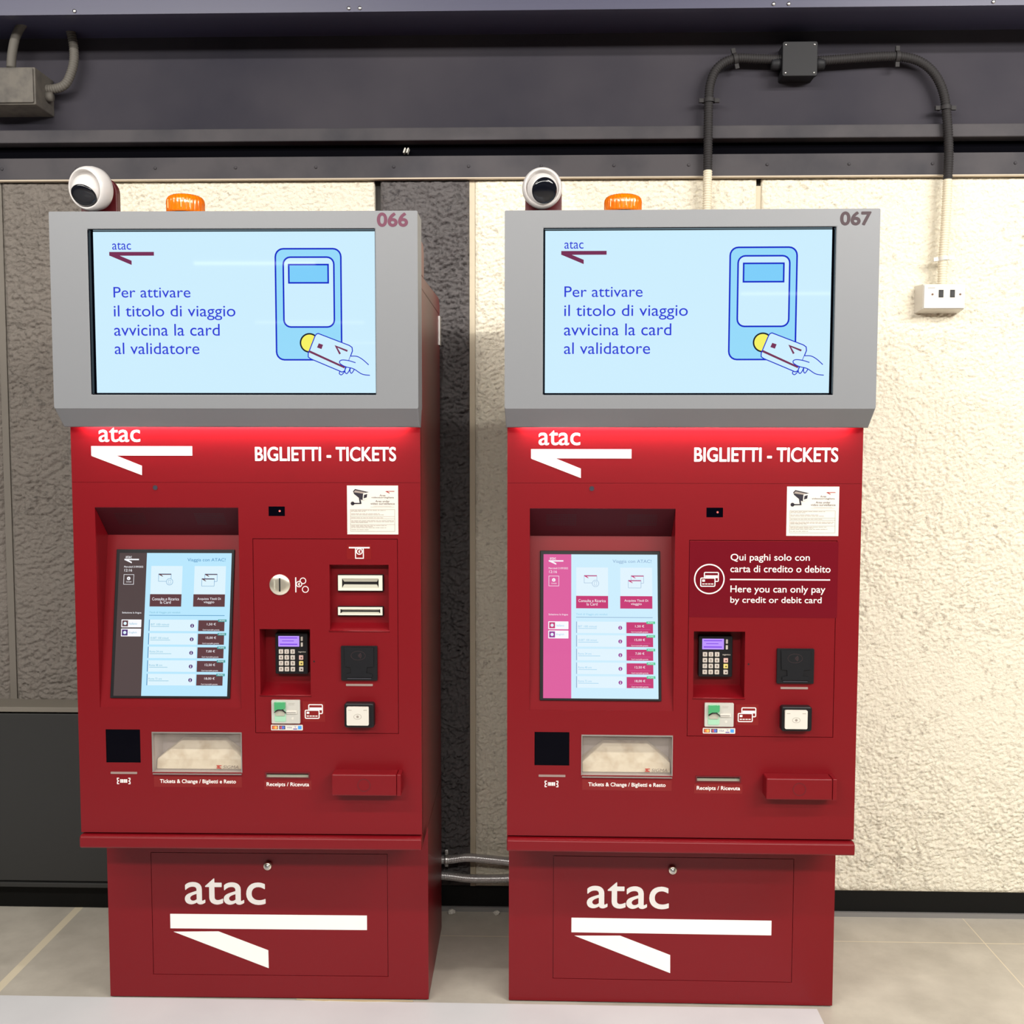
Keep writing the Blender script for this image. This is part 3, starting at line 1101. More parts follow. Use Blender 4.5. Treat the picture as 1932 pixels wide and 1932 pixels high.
    mb.disc(F, *c, .0024, -.001, -.0004, glow('sensor_red_led', rgb(255, 120, 110), 1.2), n=16)
    mb.build('infrared_sensor', root, label='black sensor window with red light')

    notice(F, root)

    # service panel content
    if m == 'R':
        mb = MB()
        s = box_on(F, qA, 57, 6, 1468, 742)
        mb.rect(F, *s, 0, .0006, RED_SIGN)
        h0, h1 = .0006, .001
        for tx, u0, v0, u1, v1 in (('Qui paghi solo con', 450, 126, 1207, 213), ('carta di credito o debito', 448, 236, 1406, 307),
                                   ('Here you can only pay', 448, 430, 1356, 521), ('by credit or debit card', 447, 537, 1320, 619)):
            mb.text(F, tx, *box_on(F, qA, u0, v0, u1, v1), h0, h1, VINYL, off=0.004)
        mb.rect(F, *box_on(F, qA, 443, 366, 1403, 383), h0, h1, VINYL)
        c = pt_on(F, qA, 245, 368)
        rr_ = (pt_on(F, qA, 386, 368)[0] - c[0])
        mb.ring(F, *c, rr_, .0028, h0, h1, VINYL, 48)
        card_icon(mb, F, *box_on(F, qA, 156, 300, 336, 446), h0, h1, VINYL, RED_SIGN)
        mb.build('payment_sign', root, label='red film with white card payment text')
    else:
        cash_fittings(F, bill, root)

    # card terminal
    KB = Frame((0, KD, 0), (1, 0, 0), (0, 0, 1))
    KT = Frame((0, KD - .018, 0), (1, 0, 0), (0, 0, 1))
    mb = MB()
    k = box_on(KT, qA, 146, 912, 464, 1308)
    if m == 'L':
        qC = lambda u, v: (470 + .15528 * u, 1170 + .15528 * v)
        k = box_on(KT, qC, 315, 157, 716, 655, 'L')
    mb.rect(KT, *k, -.018, 0, BLACK, r=.003)
    term = mb.build('card_terminal', root, bevel=0.001)
    kw, kh = k[2] - k[0], k[3] - k[1]
    kx = lambda u: k[0] + kw * (u - 146) / 318
    kz_ = lambda v: k[3] - kh * (v - 912) / 396
    mb = MB()
    LCD = glow('terminal_violet_lcd', rgb(190, 150, 255) if m == 'L' else rgb(160, 145, 250), 1.0)
    LCD2 = glow('terminal_violet_line', rgb(120, 60, 225), 1.0)
    mb.rect(KT, kx(178), kz_(1042), kx(382), kz_(940), 0, .001, LCD, r=.001)
    mb.rect(KT, kx(192), kz_(962), kx(364), kz_(954), .001, .0012, LCD2)
    mb.rect(KT, kx(192), kz_(1024), kx(364), kz_(1014), .001, .0012, LCD2)
    mb.rect(KT, kx(214), kz_(990), kx(330), kz_(984), .001, .0012, LCD2)
    mb.build('terminal_display', term, label='violet lit display')
    digits = ['1', '2', '3', '4', '5', '6', '7', '8', '9', '*', '0', '#']
    for i in range(12):
        cx_, cz_ = (204, 260, 318)[i % 3], (1089, 1146, 1202, 1259)[i // 3]
        mb = MB()
        mb.rect(KT, kx(cx_ - 21), kz_(cz_ + 21), kx(cx_ + 21), kz_(cz_ - 21), 0, .003, KEY, r=.001)
        dw = 3 if digits[i] == '1' else 7
        mb.text(KT, digits[i], kx(cx_ - dw), kz_(cz_ + (11 if i != 9 else 6)), kx(cx_ + dw), kz_(cz_ - 11), .003, .0033, INK_BROWN, off=0.01)
        mb.build('key', term)
    for cz_, mm in ((1146, KEY_R), (1202, KEY_Y), (1259, KEY)):
        mb = MB()
        mb.rect(KT, kx(380), kz_(cz_ + 21), kx(421), kz_(cz_ - 21), 0, .003, mm, r=.001)
        mb.rect(KT, kx(396), kz_(cz_ + 8), kx(410), kz_(cz_ - 4), .003, .0032, INK_BROWN)
        mb.build('key', term)
    for v0 in (945, 1000):
        mb = MB()
        mb.rect(KT, kx(399), kz_(v0 + 40), kx(418), kz_(v0), 0, .0025, KEY, r=.0008)
        mb.build('key', term)
    mb = MB()
    mb.text(KT, 'ingenico', kx(372), kz_(1103), kx(445), kz_(1086), 0, .0003, KEY, off=0.01)
    mb.build('terminal_lettering', term)

    # contactless reader
    mb = MB()
    c0 = box_on(F, qA, 892, 1032, 1240, 1367)
    mb.rect(F, *c0, -.001, .006, BLACK, r=.002)
    w_, h_ = c0[2] - c0[0], c0[3] - c0[1]
    X = lambda s: c0[0] + w_ * s
    Z = lambda s: c0[1] + h_ * s
    # T-shaped raised face and the tray lip
    mb.prism(F, [(X(.10), Z(.96)), (X(.90), Z(.96)), (X(.90), Z(.41)), (X(.72), Z(.39)), (X(.70), Z(.22)), (X(.86), Z(.19)), (X(.86), Z(.10)), (X(.14), Z(.10)), (X(.14), Z(.19)),
                  (X(.28), Z(.22)), (X(.27), Z(.39)), (X(.12), Z(.41))], .006, .0085, mat('black_rubber', rgb(13, 14, 19), rough=0.55, spec=0.3))
    DIM = mat('dim_rose_print', rgb(62, 38, 40), rough=0.6)
    for k_ in range(3):
        r1 = .0035 + k_ * .003
        mb.stroke(F, [(X(.45) + r1 * math.cos(tt), Z(.73) + r1 * math.sin(tt)) for tt in [(-.7 + .2 * i) for i in range(8)]], .0011, .0085, .0088, DIM)
    mb.stroke(F, [(X(.48) + .017 * math.cos(2 * PI * i / 28), Z(.73) + .0105 * math.sin(2 * PI * i / 28)) for i in range(28)], .0005, .0085, .0087, DIM, True)
    mb.rect(F, X(.17), Z(.045), X(.83), Z(.075), .006, .0075, mat('dark_lip', rgb(48, 48, 56), rough=0.4))
    mb.build('contactless_reader', root, bevel=0.0008)
    for nm, q, b in (('indicator_light', qA, (928, 1402, 1190, 1425)), ('indicator_light', q6, (225, 421, 357, 433))):
        mb = MB()
        mb.rect(F, *box_on(F, q, *b), 0, .0012, LED_OFF, r=.001)
        mb.build(nm, root, label='dull grey indicator strip')

    # card reader with green mouth
    mb = MB()
    b = box_on(F, qA, 199, 1552, 473, 1780)
    w_, h_ = b[2] - b[0], b[3] - b[1]
    X = lambda s: b[0] + w_ * s
    Z = lambda s: b[1] + h_ * s
    mb.rect(F, *b, 0, .006, SILVER_PL, r=.002)
    mb.rect(F, X(.11), Z(.08), X(.51), Z(.94), .006, .0072, GREEN_PALE, r=.003)
    mb.prism(F, [(X(.12), Z(.93)), (X(.50), Z(.93)), (X(.50), Z(.68)), (X(.40), Z(.63)), (X(.24), Z(.63)), (X(.12), Z(.55))], .0072, .013, GREEN_PL)
    mb.prism(F, [(X(.20), Z(.62)), (X(.40), Z(.62)), (X(.50), Z(.50)), (X(.46), Z(.34)), (X(.16), Z(.34)), (X(.12), Z(.52))], .0072, .009, GREY_SLOT)
    mb.rect(F, X(.52), Z(.42), X(.90), Z(.56), .006, .0085, WHITE_PL, r=.002)
    mb.rect(F, X(.52), Z(.465), X(.86), Z(.485), .0085, .0088, BLACK_DEEP)
    mb.stroke(F, [(X(.12), Z(.50)), (X(.26), Z(.61)), (X(.40), Z(.61)), (X(.52), Z(.48))], .0016, .009, .0135, BLACK_DEEP)
    mb.rect(F, X(.60), Z(.86), X(.82), Z(.87), .006, .0063, INK_PALE)
    mb.rect(F, X(.60), Z(.80), X(.80), Z(.81), .006, .0063, INK_PALE)
    mb.disc(F, X(.74), Z(.22), .003, .006, .0065, WHITE_PL, 16)
    mb.build('card_reader', root, bevel=0.0008, label='silver card slot with green mouth')

    mb = MB()
    b = box_on(F, qA, 498, 1570, 714, 1770)
    mb.rect(F, *b, 0, .0004, RED_FILM)
    card_icon(mb, F, *box_on(F, qA, 516, 1598, 694, 1744), .0004, .0008, VINYL, RED_FILM)
    mb.build('card_sticker', root, label='white bank card pictogram')

    # accepted cards strip
    mb = MB()
    b = box_on(F, qA, 183, 1795, 493, 1852)
    mb.rect(F, *b, 0, .0006, PAPER, r=.002)
    w_, h_ = b[2] - b[0], b[3] - b[1]
    X = lambda s: b[0] + w_ * s
    Z = lambda s: b[1] + h_ * s
    o_, y_, r2, b2 = mat('logo_orange', rgb(232, 110, 50)), mat('logo_yellow', rgb(245, 180, 90)), mat('logo_rose', rgb(190, 80, 90)), mat('logo_blue', rgb(80, 110, 200))
    mb.rect(F, X(.03), Z(.18), X(.22), Z(.82), .0006, .0009, mat('logo_rust', rgb(150, 70, 60)))
    mb.disc(F, X(.10), Z(.5), h_ * .26, .0009, .0011, o_, 20)
    mb.disc(F, X(.155), Z(.5), h_ * .26, .0011, .0013, y_, 20)
    mb.rect(F, X(.26), Z(.18), X(.45), Z(.82), .0006, .0009, mat('logo_navy', rgb(60, 50, 90)))
    mb.disc(F, X(.33), Z(.5), h_ * .26, .0009, .0011, r2, 20)
    mb.disc(F, X(.385), Z(.5), h_ * .26, .0011, .0013, b2, 20)
    mb.text(F, 'VISA', X(.50), Z(.36), X(.66), Z(.64), .0006, .0009, mat('logo_greyblue', rgb(120, 122, 150)))
    mb.text(F, 'V', X(.74), Z(.46), X(.79), Z(.78), .0006, .0009, mat('logo_violet', rgb(110, 90, 160)))
    mb.rect(F, X(.70), Z(.16), X(.82), Z(.34), .0006, .0009, mat('logo_violet', rgb(110, 90, 160)))
    mb.rect(F, X(.85), Z(.2), X(.96), Z(.8), .0006, .0009, mat('logo_sky', rgb(70, 150, 230)))
    mb.build('accepted_cards_sticker', root, label='white strip of bank card logos')

    # tap reader
    mb = MB()
    b = box_on(F, qA, 920, 1570, 1205, 1808)
    mb.rect(F, *b, 0, .022, BLACK, r=.006)
    tap = mb.build('tap_reader', root, bevel=0.003)
    mb = MB()
    FT = Frame((0, -.022, 0), (1, 0, 0), (0, 0, 1))
    b = box_on(FT, qA, 968, 1622, 1180, 1803)
    mb.rect(FT, *b, -.006, .006, WHITE_PL, r=.003)
    cx_, cz_ = (b[0] + b[2]) / 2, (b[1] + b[3]) / 2
    mb.stroke(FT, [(cx_ + .009 * math.cos(2 * PI * i / 24), cz_ - .001 + .006 * math.sin(2 * PI * i / 24)) for i in range(24)], .0007, .006, .0063, INK_PALE, True)
    mb.disc(FT, cx_, cz_ - .001, .003, .006, .0063, INK_PALE, 14)
    mb.rect(FT, b[0] + .004, b[3] - .008, b[0] + .012, b[3] - .0068, .006, .0063, INK_PALE)
    mb.rect(FT, b[2] - .012, b[3] - .008, b[2] - .004, b[3] - .0068, .006, .0063, INK_PALE)
    mb.build('tap_plate', tap, bevel=0.0015, label='white tap plate')

    # barcode scanner window
    mb = MB()
    mb.rect(F, bc[0] + .0005, bc[1] + .0005, bc[2] - .0005, bc[3] - .0005, -.004, -.0015, BLACK_GLOSS)
    mb.build('scanner_window', root, label='black glass scanner window')
    mb = MB()
    b = box_on(F, q6, 255, 452, 322, 483)
    w_, h_ = b[2] - b[0], b[3] - b[1]
    X = lambda s: b[0] + w_ * s
    Z = lambda s: b[1] + h_ * s
    for s in (0, 1):
        e = lambda q: X(q) if s == 0 else X(1 - q)
        mb.stroke(F, [(e(.16), Z(.95)), (e(.03), Z(.95)), (e(.03), Z(.66)), (e(.12), Z(.5)), (e(.03), Z(.34)), (e(.03), Z(.05)), (e(.16), Z(.05))], .0020, 0, .0005, VINYL)
    for k_, (p0, p1) in enumerate(((.24, .30), (.33, .43), (.46, .50), (.53, .63), (.66, .76))):
        mb.rect(F, X(p0), Z(.22), X(p1), Z(.78), 0, .0005, VINYL)
    mb.build('scanner_pictogram', root)

    # ticket tray: chute hood, flap, lip
    mb = MB()
    w_, h_ = tr[2] - tr[0], tr[3] - tr[1]
    X = lambda s: tr[0] + w_ * s
    Z = lambda s: tr[1] + h_ * s
    G = Frame((0, .05, 0), (1, 0, 0), (0, 0, 1))
    vs = [(X(.01), .016, Z(.02)), (X(.99), .016, Z(.02)), (X(.99), .022, Z(.26)), (X(.01), .022, Z(.26)),
          (X(.25), .050, Z(.66)), (X(.75), .050, Z(.66)), (X(.75), .066, Z(.70)), (X(.25), .066, Z(.70)),
          (X(.01), .066, Z(.02)), (X(.99), .066, Z(.02)), (X(.99), .066, Z(.28)), (X(.01), .066, Z(.28))]
    mb.add(vs, [[0, 1, 2, 3], [3, 2, 5, 4], [4, 5, 6, 7], [3, 4, 7, 11], [2, 10, 6, 5], [0, 3, 11, 8], [1, 9, 10, 2], [0, 8, 9, 1], [8, 11, 7, 6, 10, 9]], CHUTE)
    hood = mb.build('ticket_chute', root, bevel=0.002, label='ivory stained ticket chute')
    mb = MB()
    mb.rect(F, tr[0] + .002, tr[1] + .002, tr[2] - .002, tr[3] - .002, -.010, -.007, FLAP)
    h0 = -.007
    E_ = mat('emblem_red', rgb(176, 62, 52), rough=0.5)
    G_ = mat('grey_lettering', rgb(120, 108, 100), rough=0.5)
    e0 = box_on(F, q6, 750, 396, 776, 413)
    ew, eh = e0[2] - e0[0], e0[3] - e0[1]
    for p in (((0, 1), (.95, 1), (1, .74), (.06, .74)), ((.22, .70), (.72, .70), (.5, .5), (.8, .30), (.28, .30), (.05, .5)), ((0, .26), (.9, .26), (.95, 0), (.05, 0))):
        mb.prism(F, [(e0[0] + ew * s, e0[1] + eh * z) for s, z in p], h0, h0 + .0003, E_)
    mb.text(F, 'SIGMA', *box_on(F, q6, 783, 397, 861, 414), h0, h0 + .0003, G_, shear=0.2)
    mb.build('flap', hood, label='clear plastic flap')
    mb = MB()
    lip = box_on(F, q6, 438, 428, 882, 437)
    mb.rect(F, *lip, 0, .005, STEEL)
    mb.rect(F, tr[0] - .001, tr[3] - .001, tr[2] + .001, tr[3] + .002, 0, .002, STEEL)
    for xx in (tr[0] - .001, tr[2] - .001):
        mb.rect(F, xx, tr[1], xx + .002, tr[3], 0, .002, STEEL)
    mb.build('tray_frame', root)
    for nm, q, b, tx, tb in (('tray_label', q6, (440, 444, 880, 502), 'Tickets & Change / Biglietti e Resto', (470, 459, 850, 488)),
                             ('receipt_label', q6, (992, 468, 1228, 516), 'Receipts / Ricevuta', (1004, 477, 1217, 504))):
        mb = MB()
        mb.rect(F, *box_on(F, q, *b), 0, .0004, RED_FILM)
        mb.text(F, tx, *box_on(F, q, *tb), .0004, .0008, VINYL, off=0.012)
        mb.build(nm, root)
    mb = MB()
    mb.outline(F, rc[0] - .001, rc[1] - .001, rc[2] + .001, rc[3] + .001, .003, 0, .0015, RED_DARK)
    mb.rect(F, rc[0], rc[1], rc[2], (rc[1] + rc[3]) / 2, -.012, -.006, GREY_SLOT)
    mb.build('receipt_slot', root)
    mb = MB()
    mb.disc(F, *pt_on(F, qA, 622, 1185), .0022, 0, .0004, BLACK_DEEP, 12)
    mb.build('screw_hole', root)

    # lock cover
    FB = Frame((0, -.040, 0), (1, 0, 0), (0, 0, 1))
    b = box_on(FB, q6, 1348, 440, 1672, 549)
    if m == 'L':
        ql = lambda u, v: (120 + .38302 * u, 1300 + .38302 * v)
        b = box_on(FB, ql, 1319, 420, 1640, 528, 'L')
    mb = MB()
    mb.rect(FB, *b, -.040, 0, RED)
    lock = mb.build('lock_cover', root, bevel=0.003)
    mb = MB()
    bz = (b[1] + b[3]) / 2
    bxm = (b[0] + b[2]) / 2
    mb.ring(FB, bxm, bz, .0145, .0016, -.001, .0006, RED_DARK, 36)
    mb.build('lock_ring', lock)
    mb = MB()
    mb.rect(FB, b[2] + .0006, b[1], b[2] + .0105, b[3], -.040, 0, RED)
    mb.build('end_cap', lock, bevel=0.002)

    # ledge below the door
    mb = MB()
    mb.extrude_x([(-.012, LZ0 + .004), (-.008, LZ0), (.10, LZ0), (.10, LZ1), (-.006, LZ1), (-.012, LZ1 - .005)], -HW, HW, RED)
    mb.build('ledge', root, bevel=0.003, seg=3)

    # plinth with its own little door
    mb = MB()
    bp_ = box_on(BASEF, q6, 297, 820, 1472, 1446)
    g = 0.0014
    cuts = [(bp_[0], bp_[1], bp_[0] + g, bp_[3], 0.004), (bp_[2] - g, bp_[1], bp_[2], bp_[3], 0.004), (bp_[0], bp_[1], bp_[2], bp_[1] + g, 0.004), (bp_[0], bp_[3] - g, bp_[2], bp_[3], .004)]
    mb.relief(BASEF, -HW, 0.004, HW, LZ0, cuts, RED)
    mb.add([(-HW, BASE_Y, .004), (-HW, DEP, .004), (-HW, DEP, LZ0), (-HW, BASE_Y, LZ0)], [[0, 1, 2, 3]], RED)
    mb.add([(HW, BASE_Y, .004), (HW, DEP, .004), (HW, DEP, LZ0), (HW, BASE_Y, LZ0)], [[0, 1, 2, 3]], RED)
    mb.add([(-HW, DEP, .004), (HW, DEP, .004), (HW, DEP, LZ0), (-HW, DEP, LZ0)], [[0, 1, 2, 3]], RED)
    mb.box(-HW + .01, BASE_Y + .01, 0.0, HW - .01, DEP - .01, .004, RED_DARK)
    mb.build('plinth', root)
    mb = MB()
    mb.text(BASEF, 'atac', *box_on(BASEF, q6, 463, 949, 866, 1085), 0, .0006, VINYL, bold=.0010)
    a0, b0, a1, b1 = box_on(BASEF, q6, 387, 1126, 1371, 1213)
    mb.rect(BASEF, a0, b0, a1, b1, 0, .0006, VINYL)
    mb.prism(BASEF, [pt_on(BASEF, q6, *p) for p in ((402, 1214.5), (626, 1214.5), (873, 1310), (873, 1399))], 0, .0006, VINYL)
    mb.build('plinth_logo_lettering', root, label='large white company logo on the plinth')
    mb = MB()
    c = pt_on(BASEF, q6, 884, 887)
    o_ = BASEF.at(*c)
    mb.lathe(o_, (0, -1, 0), [(.0105, 0), (.0105, .008), (.009, .011)], COIN_M, 28)
    mb.lathe(o_ + Vector((0, -.011, 0)), (0, -1, 0), [(.0065, 0), (.006, .002)], STEEL, 24)
    mb.rect(Frame(o_ + Vector((0, -.013, 0)), (1, 0, 0), (0, 0, 1)), -.0035, -.0008, .0035, .0008, 0, .0005, BLACK_DEEP)
    mb.build('plinth_lock', root, label='chrome key lock')
    return root


def notice(F, root):
    """white surveillance notice"""
    mb = MB()
    b = box_on(F, q5, 1449, 360, 1701, 604)
    mb.rect(F, *b, 0, .0005, PAPER)
    w, h = b[2] - b[0], b[3] - b[1]
    # uses the left machine's close-up: notice spans 1180..1778 x -40..562 in that crop
    X = lambda u: b[0] + w * (u - 1180) / 598
    Z = lambda v: b[3] - h * (v + 32) / 594
    P = lambda pts: [(X(u), Z(v)) for u, v in pts]
    h0, h1, h2 = .0005, .0008, .0011
    mb.prism(F, P([(1250, 38), (1275, 10), (1435, 48), (1425, 118), (1370, 150), (1345, 140), (1262, 70)]), h0, h1, INK)
    mb.prism(F, P([(1370, 62), (1438, 48), (1428, 120), (1362, 150)]), h1, h2, PAPER)
    mb.prism(F, P([(1380, 80), (1418, 70), (1412, 112), (1374, 124)]), h2, h2 + .0002, INK)
    mb.prism(F, P([(1258, 50), (1278, 26), (1400, 52), (1368, 66)]), h1, h2, INK_PALE)
    mb.prism(F, P([(1318, 118), (1338, 130), (1350, 190), (1328, 182)]), h0, h1, INK)
    mb.prism(F, P([(1240, 178), (1345, 178), (1345, 192), (1245, 194)]), h0, h1, INK)
    mb.disc(F, X(1245), Z(186), w * .038, h0, h1, INK, 16)
    mb.rect(F, X(1640), Z(42), X(1735), Z(34), h0, h1, INK_RED)
    mb.prism(F, P([(1626, 38), (1652, 38), (1680, 56), (1676, 64)]), h0, h1, INK_RED)
    mb.text(F, 'Area', X(1562), Z(98), X(1630), Z(74), h0, h1, INK_BROWN)
    mb.text(F, 'videosorvegliata', X(1465), Z(128), X(1728), Z(102), h0, h1, INK_BROWN)
    mb.text(F, 'Area under', X(1512), Z(170), X(1680), Z(145), h0, h1, INK_BROWN)
    mb.text(F, 'video surveillance', X(1455), Z(200), X(1738), Z(174), h0, h1, INK_BROWN)
    mb.rect(F, X(1490), Z(219), X(1700), Z(217), h0, h1, INK_PALE)
    mb.rect(F, X(1455), Z(229), X(1735), Z(227), h0, h1, INK_PALE)
    mb.outline(F, X(1218), Z(525), X(1738), Z(258), .0006, h0, h1, INK_PALE)
    for v in (345, 372, 442):
        mb.rect(F, X(1218), Z(v + 1.5), X(1738), Z(v - 1.5), h0, h1, INK_PALE)
    for v, u1 in ((270, 1630), (282, 1395), (310, 1560), (323, 1610), (360, 1600), (395, 1725), (408, 1725), (418, 1420), (455, 1640), (467, 1490), (481, 1650), (505, 1430)):
        u = 1226
        while u < u1 - 10:
            e = min(u1, u + random.randint(18, 60))
            mb.rect(F, X(u), Z(v + 2.4), X(e), Z(v - 2.4), h0, h1, INK_PALE)
            u = e + 7
    mb.build('surveillance_notice', root, label='white video surveillance notice with camera drawing')


def cash_fittings(F, bill, root):
    # coin entry
    mb = MB()
    c = pt_on(F, qB, 375, 1180, 'L')
    r = pt_on(F, qB, 502, 1180, 'L')[0] - c[0]
    o = F.at(*c)
    mb.lathe(o, (0, -1, 0), [(r, 0), (r, .002), (r * .95, .0035), (r * .5, .0042)], COIN_M, 40)
    s0 = pt_on(F, qB, 377, 1175, 'L')
    s1 = pt_on(F, qB, 314, 1178, 'L')
    mb.rect(F, s0[0] - .0016, s0[1] - .0165, s0[0] + .0016, s0[1] + .0155, .0036, .0050, BLACK_DEEP)
    mb.rect(F, s1[0] - .0014, s1[1] - .0115, s1[0] + .0014, s1[1] + .0105, .0036, .0046, GREY_SLOT)
    mb.build('coin_entry', root, label='round polished coin entry with slot')
    mb = MB()
    P = lambda u, v: pt_on(F, qB, u, v, 'L')
    mb.rect(F, *box_on(F, qB, 545, 1060, 740, 1295, 'L'), 0, .0003, RED)
    h0, h1 = .0003, .0007
    mb.rect(F, *box_on(F, qB, 560, 1090, 575, 1272, 'L'), h0, h1, VINYL)
    k = P(652, 1140)[0] - P(608, 1140)[0]
    for u, v, rr_ in ((655, 1132, 36), (608, 1172, 34), (684, 1236, 38)):
        mb.ring(F, *P(u, v), k * rr_ / 44 * .96, .0018, h0, h1, VINYL, 24)
    mb.disc(F, *P(608, 1172), k * 30 / 44, h1, h1 + .0002, RED, 20)
    mb.ring(F, *P(608, 1172), k * .75, .0018, h1, h1 + .0003, VINYL, 24)
    mb.text(F, '€', *box_on(F, qB, 594, 1154, 622, 1192, 'L'), h1, h1 + .0004, VINYL, off=0.02)
    mb.build('coin_sticker', root, label='white coin pictogram')
    mb = MB()
    mb.rect(F, *box_on(F, qB, 1188, 690, 1482, 872, 'L'), 0, .0003, RED_FILM)
    mb.rect(F, *box_on(F, qB, 1213, 721, 1465, 738, 'L'), h0, h1, VINYL)
    mb.outline(F, *box_on(F, qB, 1293, 736, 1389, 858, 'L'), .0021, h0, h1, VINYL)
    mb.ring(F, *P(1340, 776), k * .78, .0020, h0, h1, VINYL, 24)
    mb.text(F, '€', *box_on(F, qB, 1326, 757, 1354, 796, 'L'), h0, h1, VINYL, off=0.02)
    mb.build('banknote_sticker', root, label='white banknote pictogram')
    # two banknote mouths in the recess
    B = Frame((0, .026, 0), (1, 0, 0), (0, 0, 1))
    BF = Frame((0, .014, 0), (1, 0, 0), (0, 0, 1))
    for (u0, v0, u1, v1), (i0, j0, i1, j1), lab in (((1080, 1066, 1620, 1252), (1128, 1104, 1574, 1220), 'upper cream banknote mouth'),
                                                  ((1080, 1453, 1620, 1551), (1108, 1476, 1594, 1530), 'lower cream banknote mouth')):
        mb = MB()
        a = box_on(BF, qB, u0, v0, u1, v1, 'L')
        i = box_on(BF, qB, i0, j0, i1, j1, 'L')
        mb.rect(BF, a[0] - .002, a[1] - .0025, a[2] + .002, a[3] + .0015, -.014, -.004, BLACK, r=.002)
        mb.rect(BF, a[0], i[3], a[2], a[3], -.012, 0, CREAM_PL)
        mb.rect(BF, a[0], a[1], a[2], i[1], -.012, 0, CREAM_PL)
        mb.rect(BF, a[0], i[1], i[0], i[3], -.012, 0, CREAM_PL)
        mb.rect(BF, i[2], i[1], a[2], i[3], -.012, 0, CREAM_PL)
        zc = (i[1] + i[3]) / 2
        # funnel inside: two sloped lips meeting at a dark slit
        for z_, zz in ((i[3], zc + .0007), (i[1], zc - .0007)):
            mb.add([BF.at(i[0], z_, -.001), BF.at(i[2], z_, -.001), BF.at(i[2] - .004, zz, -.005), BF.at(i[0] + .006, zz, -.005)], [[0, 1, 2, 3]], GREY_SLOT)
        for x_, s in ((i[0], 1), (i[2], -1)):
            mb.add([BF.at(x_, i[3], -.001), BF.at(x_, i[1], -.001), BF.at(x_ + s * .006, zc, -.005)], [[0, 1, 2]], BLACK)
        mb.build('banknote_slot', root, label=lab)


